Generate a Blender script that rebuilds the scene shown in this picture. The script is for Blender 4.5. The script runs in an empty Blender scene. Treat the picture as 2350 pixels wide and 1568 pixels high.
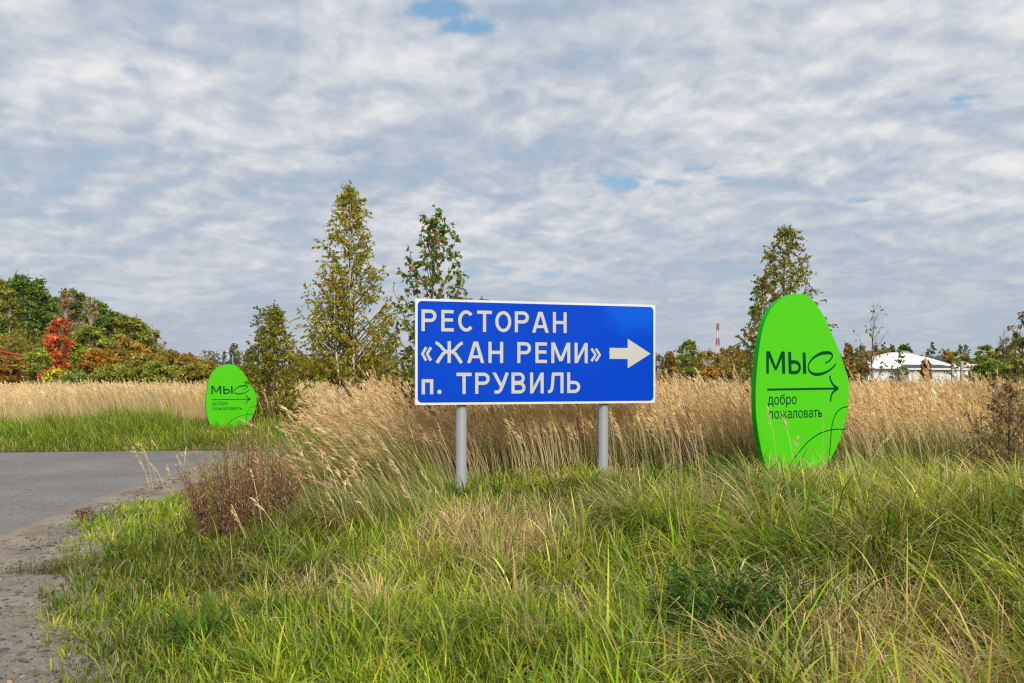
import bpy, math, random
import numpy as np
from mathutils import Vector, Matrix

R = math.radians
rng = np.random.default_rng(11)
random.seed(11)
scene = bpy.context.scene
col = scene.collection

# ------------------------------------------------------------------ camera, sky, sun, exposure
EYE, FPX, CX, HY = 1.60, 1958.0, 1175.0, 868.0        # photo measured on a 2350 x 1568 grid
cam_d = bpy.data.cameras.new('camera')
cam_d.sensor_width = 36.0
cam_d.lens = 30.0
cam_d.shift_y = (HY - 784.0) / 2350.0
cam_d.clip_start = 0.05
cam_d.clip_end = 8000
cam_d.dof.use_dof = True
cam_d.dof.focus_distance = 9.5
cam_d.dof.aperture_fstop = 6.3
cam = bpy.data.objects.new('camera', cam_d)
cam.location = (0, 0, EYE)
cam.rotation_euler = (R(90), 0, 0)
col.objects.link(cam)
scene.camera = cam

SUN_EL, SUN_AZ = 40.0, 158.0      # azimuth clockwise from +Y (view direction): behind, to the right
world = bpy.data.worlds.new('World')
scene.world = world
world.use_nodes = True
wn = world.node_tree
wn.nodes.clear()


class NT:
    """small helper for node trees"""
    def __init__(self, tree):
        self.t = tree

    def n(self, kind, **kw):
        nd = self.t.nodes.new(kind)
        for k, v in kw.items():
            setattr(nd, k, v)
        return nd

    def put(self, sock, v):
        if isinstance(v, bpy.types.NodeSocket):
            self.t.links.new(v, sock)
        elif isinstance(v, (tuple, list)):
            v = tuple(v)
            sock.default_value = v + (1.0,) if (sock.type == 'RGBA' and len(v) == 3) else v
        else:
            sock.default_value = v

    def math(self, op, a, b=0.0, c=0.0, clamp=False):
        nd = self.n('ShaderNodeMath', operation=op, use_clamp=clamp)
        self.put(nd.inputs[0], a)
        self.put(nd.inputs[1], b)
        if op in ('MULTIPLY_ADD', 'SMOOTH_MIN'):
            self.put(nd.inputs[2], c)
        return nd.outputs[0]

    def vmath(self, op, a, b=(0, 0, 0)):
        nd = self.n('ShaderNodeVectorMath', operation=op)
        self.put(nd.inputs[0], a)
        if op == 'SCALE':
            self.put(nd.inputs['Scale'], b)
        else:
            self.put(nd.inputs[1], b)
        return nd.outputs[0]

    def noise(self, vec, scale, detail=4, rough=0.5, dist=0.0, dim='3D'):
        nd = self.n('ShaderNodeTexNoise', noise_dimensions=dim)
        if vec is not None:
            self.put(nd.inputs['Vector'], vec)
        nd.inputs['Scale'].default_value = scale
        nd.inputs['Detail'].default_value = detail
        nd.inputs['Roughness'].default_value = rough
        nd.inputs['Distortion'].default_value = dist
        return nd.outputs['Fac']

    def smooth(self, v, lo, hi):
        nd = self.n('ShaderNodeMapRange', interpolation_type='SMOOTHSTEP')
        self.put(nd.inputs['Value'], v)
        nd.inputs['From Min'].default_value = lo
        nd.inputs['From Max'].default_value = hi
        return nd.outputs[0]

    def mix(self, f, a, b):
        nd = self.n('ShaderNodeMix', data_type='RGBA')
        self.put(nd.inputs['Factor'], f)
        self.put(nd.inputs['A'], a)
        self.put(nd.inputs['B'], b)
        return nd.outputs['Result']

    def ramp(self, f, stops):
        nd = self.n('ShaderNodeValToRGB')
        self.put(nd.inputs[0], f)
        cr = nd.color_ramp
        while len(cr.elements) < len(stops):
            cr.elements.new(0.5)
        for e, (p, c) in zip(cr.elements, stops):
            e.position = p
            e.color = tuple(c) + (1.0,)
        return nd.outputs[0]


W = NT(wn)
sky = W.n('ShaderNodeTexSky', sky_type='NISHITA', sun_disc=False)
sky.sun_elevation = R(SUN_EL)
sky.sun_rotation = R(SUN_AZ)
tc = W.n('ShaderNodeTexCoord')
sep = W.n('ShaderNodeSeparateXYZ')
W.put(sep.inputs[0], tc.outputs['Generated'])
zz = W.math('ADD', W.math('MAXIMUM', sep.outputs['Z'], 0.0), 0.24)
px = W.math('DIVIDE', sep.outputs['X'], zz)
py = W.math('DIVIDE', sep.outputs['Y'], zz)
comb = W.n('ShaderNodeCombineXYZ')
W.put(comb.inputs[0], px)
W.put(comb.inputs[1], py)
comb.inputs[2].default_value = 3.7
P = comb.outputs[0]
warp = W.n('ShaderNodeTexNoise')
W.put(warp.inputs['Vector'], P)
warp.inputs['Scale'].default_value = 4.0
warp.inputs['Detail'].default_value = 2
Pw = W.vmath('ADD', P, W.vmath('SCALE', W.vmath('SUBTRACT', warp.outputs['Color'], (0.5, 0.5, 0.5)), 0.13))
Pstretch = W.vmath('MULTIPLY', Pw, (1.0, 0.9, 1.0))
n_big = W.noise(P, 2.1, 3, 0.5)
n_mid = W.noise(Pstretch, 9.0, 6, 0.54)
n_off = W.noise(W.vmath('ADD', Pstretch, (0.010, 0.036, 0.0)), 9.0, 4, 0.50)
relief = W.math('SUBTRACT', n_off, n_mid)
shade = W.math('ADD', W.math('ADD', W.math('MULTIPLY', n_mid, 0.55), W.math('MULTIPLY_ADD', relief, -0.34, 0.05)), W.math('MULTIPLY', n_big, 0.62))
cloud = W.ramp(W.smooth(shade, 0.38, 1.00), [
    (0.0, (4.1, 4.8, 5.8)), (0.28, (5.1, 5.65, 6.5)), (0.52, (6.3, 6.65, 7.15)), (0.80, (7.8, 7.85, 8.0)), (1.0, (8.8, 8.8, 8.8))])
# breaks in the cloud sheet
gap = None
for (gx, gy, sx, sy, amp) in ((-0.129, 1.442, 0.044, 0.026, 1.00), (-0.065, 1.489, 0.049, 0.028, 1.00), (0.287, 2.081, 0.094, 0.053, 1.00), (0.483, 2.036, 0.060, 0.041, 0.95), (0.877, 2.107, 0.059, 0.034, 1.00), (-0.036, 2.793, 0.215, 0.110, 0.95), (-1.242, 2.779, 0.312, 0.057, 0.75), (0.929, 2.909, 0.188, 0.063, 0.80), (0.897, 1.576, 0.058, 0.086, 0.62), (-0.724, 1.548, 0.055, 0.054, 0.60), (-1.8, -.9, .4, 0.25, 0.9), (1.4, -1.2, .3, .3, 0.9), (-.45, -0.7, .25, .15, .9), (1.3, .15, .25, .25, .9)):
    ax = W.math('DIVIDE', W.math('SUBTRACT', px, gx), sx)
    ay = W.math('DIVIDE', W.math('SUBTRACT', py, gy), sy)
    d2 = W.math('ADD', W.math('MULTIPLY', ax, ax), W.math('MULTIPLY', ay, ay))
    g = W.math('MULTIPLY', W.math('EXPONENT', W.math('MULTIPLY', d2, -0.5)), amp)
    gap = g if gap is None else W.math('MAXIMUM', gap, g)
edge = W.math('MULTIPLY_ADD', n_mid, -5.0, 2.35)
gapm = W.smooth(W.math('ADD', W.math('MULTIPLY', gap, 1.5), W.math('MULTIPLY', edge, W.smooth(gap, 0.0, 0.35))), 0.55, 1.75)
thin = W.smooth(shade, 0.60, 0.42)
gapm = W.math('MAXIMUM', gapm, W.math('MULTIPLY', thin, 0.22))
skycol = W.mix(0.55, sky.outputs[0], (2.9, 5.6, 8.0))
skyc = W.mix(gapm, cloud, skycol)
# the sheet thins out to an even pale veil towards the horizon, all the way round
veil = W.smooth(sep.outputs['Z'], 0.22, 0.0)
skyc = W.mix(W.math('MULTIPLY', veil, 0.78), skyc, (4.4, 5.0, 5.8))
bg = W.n('ShaderNodeBackground')
W.put(bg.inputs['Color'], skyc)
bg.inputs['Strength'].default_value = 0.1
wo = W.n('ShaderNodeOutputWorld')
W.put(wo.inputs['Surface'], bg.outputs[0])

sun_d = bpy.data.lights.new('sun', 'SUN')
sun_d.energy = 4.2
sun_d.angle = R(34)
sun_d.color = (1.0, 0.93, 0.82)
sun = bpy.data.objects.new('sun', sun_d)
az, el = R(SUN_AZ), R(SUN_EL)
to_sun = Vector((math.sin(az) * math.cos(el), math.cos(az) * math.cos(el), math.sin(el)))
sun.rotation_euler = (-to_sun).to_track_quat('-Z', 'Y').to_euler()
sun.location = to_sun * 60
col.objects.link(sun)

scene.view_settings.view_transform = 'Standard'
scene.view_settings.look = 'None'
scene.view_settings.exposure = 0.0
scene.view_settings.gamma = 1.0
scene.view_settings.use_curve_mapping = False
scene.cycles.use_denoising = False
scene.cycles.filter_width = 1.25
scene.cycles.max_bounces = 6
scene.cycles.diffuse_bounces = 3
scene.cycles.transparent_max_bounces = 4


# ------------------------------------------------------------------ helpers
def at(x, y, Y):
    """photo point (2350 px grid) at depth Y metres -> place in the scene"""
    return Vector(((x - CX) / FPX * Y, Y, EYE - (y - HY) / FPX * Y))


def sstep(a, b, x):
    t = np.clip((x - a) / (b - a), 0, 1)
    return t * t * (3 - 2 * t)


_perm = rng.random((64, 64))


def vnoise(x, y, s=1.0):
    x = np.asarray(x) / s + 100.3
    y = np.asarray(y) / s + 57.7
    xi = np.floor(x).astype(int)
    yi = np.floor(y).astype(int)
    fx = x - xi
    fy = y - yi
    fx = fx * fx * (3 - 2 * fx)
    fy = fy * fy * (3 - 2 * fy)
    g = lambda i, j: _perm[(xi + i) % 64, (yi + j) % 64]
    return (g(0, 0) * (1 - fx) + g(1, 0) * fx) * (1 - fy) + (g(0, 1) * (1 - fx) + g(1, 1) * fx) * fy


def fbm(x, y, s=1.0):
    return (vnoise(x, y, s) + 0.5 * vnoise(x + 7, y - 3, s * .47) + 0.25 * vnoise(x - 5, y + 9, s * .21)) / 1.75


def verge(Y):      # where grass meets the sandy shoulder
    return np.interp(Y, [-6, 2, 3, 4.48, 6.5, 8, 9.44, 12.4, 14.1, 17, 18.9, 60],
                     [0.6, -1.35, -1.82, -2.52, -3.70, -4.40, -4.90, -5.36, -5.48, -5.54, -5.58, -5.6])


def asph(Y):       # edge of the asphalt
    return np.interp(Y, [-6, 5, 8.2, 9.03, 10.2, 11.7, 13.5, 17, 18.6],
                     [-4.2, -4.75, -4.95, -5.05, -5.2, -5.36, -5.5, -5.6, -5.65])


def far_edge(X):   # far edge of the road
    return 18.65 + (X + 6.4) * 0.14


def height(X, Y):
    X = np.asarray(X, float)
    Y = np.asarray(Y, float)
    d = X - verge(Y)
    a = 0.47 * sstep(0.0, 6.3, d) * (0.22 + 0.78 * sstep(2.5, 8.8, Y))
    a = a * (1 - 0.5 * sstep(13, 24, Y))
    b = np.where(d > 0, 0.05 * (fbm(X, Y, 1.3) - 0.3) * sstep(0, 1.2, d) + 0.13 * (vnoise(X + 2, Y, 0.85) - 0.5) * sstep(1.0, 2.6, d) * sstep(11, 8, Y), 0)
    near = a + b
    df = Y - far_edge(X)
    bank = sstep(0.0, 3.2, df) * (0.05 + 0.34 * np.exp(-((X + 10.3) / 2.6) ** 2 - ((Y - 22.4) / 2.4) ** 2)) + 0.15 * sstep(5, 14, df)
    left = np.where(df > 0, bank, 0.0)
    w = sstep(-6.4, -4.8, X)
    h = left * (1 - w) + near * w
    h = np.where((Y < far_edge(X)), near, h)
    far = sstep(40, 60, np.hypot(X, Y))
    return h * (1 - far) + 0.12 * far


def tri_mesh(name, V, T, mat, parent=None, colr=None, smooth=False):
    V = np.ascontiguousarray(V, np.float32)
    T = np.ascontiguousarray(T, np.int32)
    me = bpy.data.meshes.new(name)
    me.vertices.add(len(V))
    me.vertices.foreach_set('co', V.ravel())
    me.loops.add(T.size)
    me.loops.foreach_set('vertex_index', T.ravel())
    me.polygons.add(len(T))
    me.polygons.foreach_set('loop_start', np.arange(0, T.size, 3, dtype=np.int32))
    me.polygons.foreach_set('use_smooth', np.full(len(T), bool(smooth)))
    if colr is not None:
        c = np.ones((len(V), 4), np.float32)
        c[:, :3] = np.clip(colr, 0, 1)
        a = me.attributes.new('Col', 'FLOAT_COLOR', 'POINT')
        a.data.foreach_set('color', c.ravel())
    me.materials.append(mat)
    me.update(calc_edges=True)
    ob = bpy.data.objects.new(name, me)
    col.objects.link(ob)
    if parent is not None:
        ob.parent = parent
    return ob


class Bag:
    """collects triangle soup pieces"""
    def __init__(self):
        self.V, self.T, self.C, self.n = [], [], [], 0

    def add(self, V, T, C=None):
        V = np.asarray(V, float).reshape(-1, 3)
        self.V.append(V)
        self.T.append(np.asarray(T, int).reshape(-1, 3) + self.n)
        if C is not None:
            self.C.append(np.broadcast_to(np.asarray(C, float), V.shape))
        self.n += len(V)
        return self

    def box(self, x0, x1, y0, y1, z0, z1, C=None):
        V = [(x, y, z) for z in (z0, z1) for y in (y0, y1) for x in (x0, x1)]
        Q = [(0, 2, 3, 1), (4, 5, 7, 6), (0, 1, 5, 4), (2, 6, 7, 3), (0, 4, 6, 2), (1, 3, 7, 5)]
        return self.quads(V, Q, C)

    def quads(self, V, Q, C=None):
        T = []
        for q in Q:
            for k in range(1, len(q) - 1):
                T.append((q[0], q[k], q[k + 1]))
        return self.add(V, T, C)

    def tube(self, pts, radii, sides=6, C=None, cap=True):
        pts = np.asarray(pts, float)
        n = len(pts)
        radii = np.broadcast_to(np.asarray(radii, float), (n,))
        tan = np.gradient(pts, axis=0)
        tan /= np.linalg.norm(tan, axis=1, keepdims=True) + 1e-9
        ref = np.array([0.0, 0, 1]) if abs(tan[0][2]) < 0.9 else np.array([1.0, 0, 0])
        u = np.cross(tan, ref)
        u /= np.linalg.norm(u, axis=1, keepdims=True) + 1e-9
        v = np.cross(tan, u)
        a = np.arange(sides) / sides * 2 * np.pi
        ring = (u[:, None, :] * np.cos(a)[None, :, None] + v[:, None, :] * np.sin(a)[None, :, None]) * radii[:, None, None] + pts[:, None, :]
        V = ring.reshape(-1, 3)
        T = []
        for i in range(n - 1):
            for j in range(sides):
                a0, a1 = i * sides + j, i * sides + (j + 1) % sides
                b0, b1 = a0 + sides, a1 + sides
                T += [(a0, a1, b1), (a0, b1, b0)]
        if cap:
            for o in (0, (n - 1) * sides):
                for j in range(1, sides - 1):
                    T.append((o, o + j, o + j + 1))
        return self.add(V, T, C)

    def build(self, name, mat, parent=None, smooth=False):
        C = np.concatenate(self.C) if self.C else None
        return tri_mesh(name, np.concatenate(self.V), np.concatenate(self.T), mat, parent, C, smooth)


def tag(o, label=None, cat=None, group=None, kind=None):
    if label:
        o['label'] = label
    if cat:
        o['category'] = cat
    if group:
        o['group'] = group
    if kind:
        o['kind'] = kind
    return o


def empty(name, loc=(0, 0, 0), rz=0.0):
    o = bpy.data.objects.new(name, None)
    o.empty_display_size = 0.2
    o.location = loc
    o.rotation_euler = (0, 0, rz)
    col.objects.link(o)
    return o


# ------------------------------------------------------------------ materials
def new_mat(name):
    m = bpy.data.materials.new(name)
    m.use_nodes = True
    m.node_tree.nodes.clear()
    t = NT(m.node_tree)
    out = t.n('ShaderNodeOutputMaterial')
    return m, t, out


def foliage(name, trans=0.35, rough=0.55, spec=0.3, var=0.25):
    m, t, out = new_mat(name)
    a = t.n('ShaderNodeAttribute', attribute_name='Col')
    oi = t.n('ShaderNodeTexCoord')
    nz = t.noise(oi.outputs['Object'], 3.0, 3, 0.6)
    c = t.vmath('SCALE', a.outputs['Color'], t.math('MULTIPLY_ADD', nz, var * 2, 1.0 - var))
    p = t.n('ShaderNodeBsdfPrincipled')
    t.put(p.inputs['Base Color'], c)
    p.inputs['Roughness'].default_value = rough
    p.inputs['Specular IOR Level'].default_value = spec
    tr = t.n('ShaderNodeBsdfTranslucent')
    t.put(tr.inputs['Color'], t.vmath('MULTIPLY', c, (1.15, 1.1, 0.7)))
    mx = t.n('ShaderNodeMixShader')
    mx.inputs[0].default_value = trans
    t.put(mx.inputs[1], p.outputs[0])
    t.put(mx.inputs[2], tr.outputs[0])
    t.put(out.inputs['Surface'], mx.outputs[0])
    return m


def plain(name, c, rough=0.6, spec=0.4, metal=0.0, var=0.12, scale=6.0, bump=0.0, bscale=40.0, stain=None, coords='Object'):
    m, t, out = new_mat(name)
    tc_ = t.n('ShaderNodeTexCoord')
    v = tc_.outputs[coords]
    nz = t.noise(v, scale, 5, 0.6)
    cc = t.mix(nz, tuple(x * (1 - var) for x in c), tuple(min(1, x * (1 + var)) for x in c))
    if stain:
        s = t.smooth(t.noise(v, scale * 0.6, 6, 0.65), 0.55, 0.75)
        cc = t.mix(t.math('MULTIPLY', s, stain[1]), cc, stain[0])
    p = t.n('ShaderNodeBsdfPrincipled')
    t.put(p.inputs['Base Color'], cc)
    t.put(p.inputs['Roughness'], t.math('MULTIPLY_ADD', nz, 0.2, rough - 0.1))
    p.inputs['Specular IOR Level'].default_value = spec
    p.inputs['Metallic'].default_value = metal
    if bump:
        b = t.n('ShaderNodeBump')
        b.inputs['Strength'].default_value = bump
        b.inputs['Distance'].default_value = 0.01
        t.put(b.inputs['Height'], t.noise(v, bscale, 5, 0.6))
        t.put(p.inputs['Normal'], b.outputs[0])
    t.put(out.inputs['Surface'], p.outputs[0])
    return m


M_grass = foliage('grass_blade', 0.36, 0.5, 0.16, 0.12)
M_straw = foliage('dry_grass', 0.30, 0.65, 0.2, 0.10)
M_leaf = foliage('leaf', 0.44, 0.45, 0.35, 0.10)
M_farleaf = foliage('far_leaf', 0.30, 0.6, 0.25, 0.22)
M_needle = foliage('needle', 0.15, 0.6, 0.2, 0.25)
M_twig = plain('twig_bark', (0.10, 0.065, 0.045), 0.8, 0.2, var=0.3, scale=20)
M_bark = plain('grey_bark', (0.16, 0.12, 0.09), 0.85, 0.2, var=0.35, scale=9, bump=0.4, bscale=30)


def birch_bark():
    m, t, out = new_mat('birch_bark')
    tc_ = t.n('ShaderNodeTexCoord')
    s = t.vmath('MULTIPLY', tc_.outputs['Object'], (9, 9, 34))
    n = t.noise(s, 1.0, 4, 0.6)
    c = t.mix(t.smooth(n, 0.56, 0.66), (0.74, 0.69, 0.62), (0.07, 0.055, 0.05))
    p = t.n('ShaderNodeBsdfPrincipled')
    t.put(p.inputs['Base Color'], c)
    p.inputs['Roughness'].default_value = 0.7
    t.put(out.inputs['Surface'], p.outputs[0])
    return m


M_birch = birch_bark()
M_palebark = plain('pale_bark', (0.42, 0.36, 0.31), 0.8, 0.2, var=0.3, scale=3)


def ground_mat():
    m, t, out = new_mat('soil')
    tc_ = t.n('ShaderNodeTexCoord')
    v = tc_.outputs['Object']
    n1 = t.noise(v, 1.1, 6, 0.6)
    n2 = t.noise(v, 14, 6, 0.65)
    c = t.mix(t.smooth(n1, 0.35, 0.7), (0.055, 0.045, 0.022), (0.105, 0.085, 0.035))
    c = t.mix(t.smooth(n2, 0.45, 0.75), c, (0.17, 0.125, 0.06))
    p = t.n('ShaderNodeBsdfPrincipled')
    t.put(p.inputs['Base Color'], c)
    p.inputs['Roughness'].default_value = 0.95
    p.inputs['Specular IOR Level'].default_value = 0.1
    b = t.n('ShaderNodeBump')
    b.inputs['Strength'].default_value = 0.8
    b.inputs['Distance'].default_value = 0.03
    t.put(b.inputs['Height'], n2)
    t.put(p.inputs['Normal'], b.outputs[0])
    t.put(out.inputs['Surface'], p.outputs[0])
    return m


def asphalt_mat():
    m, t, out = new_mat('asphalt')
    tc_ = t.n('ShaderNodeTexCoord')
    v = tc_.outputs['Object']
    fine = t.noise(v, 90, 3, 0.7)
    fine2 = t.noise(v, 38, 3, 0.6)
    big = t.noise(v, 0.55, 5, 0.6)
    c = t.mix(t.smooth(big, 0.3, 0.7), (0.165, 0.155, 0.152), (0.225, 0.212, 0.205))
    c = t.mix(t.smooth(fine, 0.58, 0.72), c, (0.36, 0.345, 0.335))
    c = t.mix(t.math('MULTIPLY', t.smooth(fine2, 0.55, 0.35), 0.55), c, (0.06, 0.058, 0.062))
    # cracks
    vor = t.n('ShaderNodeTexVoronoi', feature='DISTANCE_TO_EDGE')
    wv = t.vmath('ADD', v, t.vmath('SCALE', t.n('ShaderNodeTexNoise').outputs['Color'], 0.6))
    t.put(vor.inputs['Vector'], wv)
    vor.inputs['Scale'].default_value = 0.55
    cr = t.math('MULTIPLY', t.smooth(vor.outputs['Distance'], 0.012, 0.004), t.smooth(t.noise(v, 0.8, 2), 0.5, 0.62))
    c = t.mix(t.math('MULTIPLY', cr, 0.8), c, (0.035, 0.033, 0.032))
    # sand dragged onto the asphalt along its edge
    at_ = t.n('ShaderNodeAttribute', attribute_name='Col')
    sp = t.n('ShaderNodeSeparateColor')
    t.put(sp.inputs[0], at_.outputs['Color'])
    sand = t.smooth(t.math('ADD', sp.outputs[0], t.math('MULTIPLY_ADD', t.noise(v, 2.6, 6, 0.65), 0.9, -0.45)), 0.35, 0.85)
    c = t.mix(t.math('MULTIPLY', sand, 0.85), c, (0.30, 0.225, 0.155))
    p = t.n('ShaderNodeBsdfPrincipled')
    t.put(p.inputs['Base Color'], c)
    p.inputs['Roughness'].default_value = 0.85
    p.inputs['Specular IOR Level'].default_value = 0.25
    b = t.n('ShaderNodeBump')
    b.inputs['Strength'].default_value = 0.7
    b.inputs['Distance'].default_value = 0.006
    t.put(b.inputs['Height'], t.math('ADD', fine, fine2))
    t.put(p.inputs['Normal'], b.outputs[0])
    t.put(out.inputs['Surface'], p.outputs[0])
    return m


def sand_mat():
    m, t, out = new_mat('sandy_shoulder')
    tc_ = t.n('ShaderNodeTexCoord')
    v = tc_.outputs['Object']
    big = t.noise(v, 1.3, 6, 0.6)
    mid = t.noise(v, 9, 6, 0.65)
    fine = t.noise(v, 70, 4, 0.7)
    c = t.mix(t.smooth(big, 0.35, 0.65), (0.195, 0.158, 0.125), (0.31, 0.265, 0.218))
    gx_ = t.n('ShaderNodeSeparateXYZ')
    t.put(gx_.inputs[0], v)
    c = t.mix(t.math('MULTIPLY', t.smooth(t.math('ADD', gx_.outputs['Y'], t.math('MULTIPLY', big, 3.0)), 8.4, 6.6), 0.7), c, (0.225, 0.195, 0.168))
    c = t.mix(t.math('MULTIPLY', t.smooth(mid, 0.50, 0.66), 0.65), c, (0.12, 0.105, 0.092))
    c = t.mix(t.math('MULTIPLY', t.smooth(fine, 0.58, 0.74), 0.6), c, (0.40, 0.36, 0.31))
    c = t.mix(t.math('MULTIPLY', t.smooth(fine, 0.42, 0.28), 0.6), c, (0.08, 0.065, 0.055))
    p = t.n('ShaderNodeBsdfPrincipled')
    t.put(p.inputs['Base Color'], c)
    p.inputs['Roughness'].default_value = 0.95
    p.inputs['Specular IOR Level'].default_value = 0.15
    b = t.n('ShaderNodeBump')
    b.inputs['Strength'].default_value = 0.9
    b.inputs['Distance'].default_value = 0.015
    t.put(b.inputs['Height'], t.math('ADD', t.math('MULTIPLY', mid, 1.5), t.math('MULTIPLY', fine, 0.6)))
    t.put(p.inputs['Normal'], b.outputs[0])
    t.put(out.inputs['Surface'], p.outputs[0])
    return m


# ------------------------------------------------------------------ ground, road, shoulder
def axis(a, b, step, grow, lim):
    xs = list(np.arange(a, b + 1e-6, step))
    s = step
    lo, hi = xs[0], xs[-1]
    left, right = [], []
    while lo > -lim:
        s *= grow
        lo -= s
        left.append(lo)
    s = step
    while hi < lim:
        s *= grow
        hi += s
        right.append(hi)
    return np.array(left[::-1] + xs + right)


def grid(name, gx, gy, zf, mat, colf=None, smooth=True):
    X, Y = np.meshgrid(gx, gy)
    Z = zf(X, Y)
    V = np.stack([X, Y, Z], -1).reshape(-1, 3)
    nx, ny = len(gx), len(gy)
    i = (np.arange(ny - 1)[:, None] * nx + np.arange(nx - 1)[None, :]).ravel()
    T = np.concatenate([np.stack([i, i + 1, i + nx + 1], 1), np.stack([i, i + nx + 1, i + nx], 1)])
    return tri_mesh(name, V, T, mat, None, None if colf is None else colf(X, Y).reshape(-1, 3), smooth)


def under(X, Y):
    h = height(X, Y)
    on_road = (X < verge(Y) - 0.02) & (Y < far_edge(X) + 0.05)
    return np.where(on_road, -0.05, h)


ground = grid('ground', axis(-14, 12, 0.28, 1.25, 3000), axis(-4, 32, 0.28, 1.25, 3000), under, ground_mat())
tag(ground, kind='structure')

# asphalt: u runs from the inner edge out to the left, v along the road
gy = np.concatenate([np.arange(-6, 17.4, 0.3)])
us = np.concatenate([np.arange(0, 3, 0.1), np.arange(3, 40, 1.0)])
rv, rc = [], []
ny = 80
for u in us:
    for k in range(ny):
        f = k / (ny - 1)
        x_mid = -5.6 - u
        ytop = far_edge(x_mid)
        y = -6 + (ytop + 6) * f
        edge_x = float(asph(y))
        corner = max(0.0, (y - 16.9)) ** 2 * 0.12
        x = edge_x - u - corner * math.exp(-u * 0.6)
        x += 0.035 * math.sin(y * 3.1) * math.exp(-u * 8) + 0.03 * math.sin(y * 7.7 + 1) * math.exp(-u * 8)
        rv.append((x, y, 0.004 + 0.02 * (1 - math.exp(-u * 0.5))))
        s = math.exp(-u * 3.6) * 0.95 if y < 16 else 0.4 * math.exp(-u * 2)
        s = max(s, 0.75 * math.exp(-(ytop - y) * 4.0))
        s = max(s, 0.8 * float(sstep(8.0, 5.0, y)) * math.exp(-u * 1.4))
        rc.append((s, 0, 0))
i = (np.arange(len(us) - 1)[:, None] * ny + np.arange(ny - 1)[None, :]).ravel()
T = np.concatenate([np.stack([i, i + ny + 1, i + ny], 1), np.stack([i, i + 1, i + ny + 1], 1)])[:, ::-1]
road = tri_mesh('road', np.array(rv), T, asphalt_mat(), None, np.array(rc), True)
tag(road, kind='structure')

# sandy shoulder from under the asphalt edge up into the grass
gy = np.arange(-5, 18.5, 0.06)
gu = np.linspace(0, 1, 40)
YY, UU = np.meshgrid(gy, gu, indexing='ij')
xa, xb = asph(YY) - 0.12, verge(YY) + 0.75
XX = xa + (xb - xa) * UU
hz = np.maximum(height(XX, YY), 0) + 0.006 + 0.022 * (fbm(XX, YY, 0.35) - 0.35) * sstep(0.04, 0.3, UU)
hz = np.where(UU < 0.04, -0.03, hz) - 0.10 * sstep(0.9, 1.0, UU)
V = np.stack([XX, YY, hz], -1).reshape(-1, 3)
nx = len(gu)
i = (np.arange(len(gy) - 1)[:, None] * nx + np.arange(nx - 1)[None, :]).ravel()
T = np.concatenate([np.stack([i, i + 1, i + nx + 1], 1), np.stack([i, i + nx + 1, i + nx], 1)])
shoulder = tri_mesh('road_shoulder', V, T, sand_mat(), None, None, True)
tag(shoulder, kind='structure')


# ------------------------------------------------------------------ blue direction sign
M_white = plain('white_film', (0.50, 0.50, 0.46), 0.35, 0.5, var=0.05, scale=4, stain=((0.42, 0.42, 0.38), 0.25))
M_frame = plain('sign_border', (0.66, 0.67, 0.68), 0.35, 0.5, var=0.05, scale=5, stain=((0.4, 0.38, 0.34), 0.4))
M_post = plain('grey_painted_steel', (0.235, 0.25, 0.262), 0.45, 0.5, var=0.10, scale=5, bump=0.12, bscale=60,
               stain=((0.20, 0.19, 0.18), 0.35))
M_back = plain('sheet_metal', (0.40, 0.42, 0.43), 0.4, 0.5, 0.3, var=0.1)


def blue_mat():
    m, t, out = new_mat('blue_film')
    tc_ = t.n('ShaderNodeTexCoord')
    v = tc_.outputs['Object']
    n = t.noise(v, 1.4, 5, 0.55)
    c = t.mix(n, (0.0, 0.042, 0.46), (0.0, 0.058, 0.56))
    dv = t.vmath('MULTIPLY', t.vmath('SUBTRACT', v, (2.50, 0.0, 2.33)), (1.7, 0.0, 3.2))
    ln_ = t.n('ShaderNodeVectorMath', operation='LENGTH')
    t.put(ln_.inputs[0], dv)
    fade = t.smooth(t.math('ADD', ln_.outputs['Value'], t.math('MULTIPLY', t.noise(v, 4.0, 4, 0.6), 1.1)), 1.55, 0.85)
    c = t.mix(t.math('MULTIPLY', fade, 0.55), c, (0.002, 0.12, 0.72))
    grime = t.smooth(t.noise(t.vmath('MULTIPLY', v, (9, 1, 1.2)), 2.2, 4, 0.6), 0.58, 0.78)
    c = t.mix(t.math('MULTIPLY', grime, 0.22), c, (0.03, 0.06, 0.30))
    p = t.n('ShaderNodeBsdfPrincipled')
    t.put(p.inputs['Base Color'], c)
    p.inputs['Roughness'].default_value = 0.35
    p.inputs['Specular IOR Level'].default_value = 0.12
    t.put(out.inputs['Surface'], p.outputs[0])
    return m


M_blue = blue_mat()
pa, pb = at(953, 930, 8.79), at(1504, 925, 9.57)
SW, SH = math.hypot(pb.x - pa.x, pb.y - pa.y), 1.10
SW_MEAS = 2.72
yaw = math.atan2(pb.y - pa.y, pb.x - pa.x)
sign_z = EYE - (930 - HY) / FPX * 8.79
sign = empty('direction_sign', (pa.x, pa.y, 0), yaw)
tag(sign, 'wide blue rectangular road sign with white lettering and arrow on two grey posts', 'road sign')


def rrect(w, h, r, n=6, x0=0.0, z0=0.0):
    pts = []
    for cx, cz, a0 in ((w - r, h - r, 0), (r, h - r, 90), (r, r, 180), (w - r, r, 270)):
        for k in range(n + 1):
            a = R(a0 + 90 * k / n)
            pts.append((x0 + cx + r * math.cos(a), z0 + cz + r * math.sin(a)))
    return pts


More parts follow.
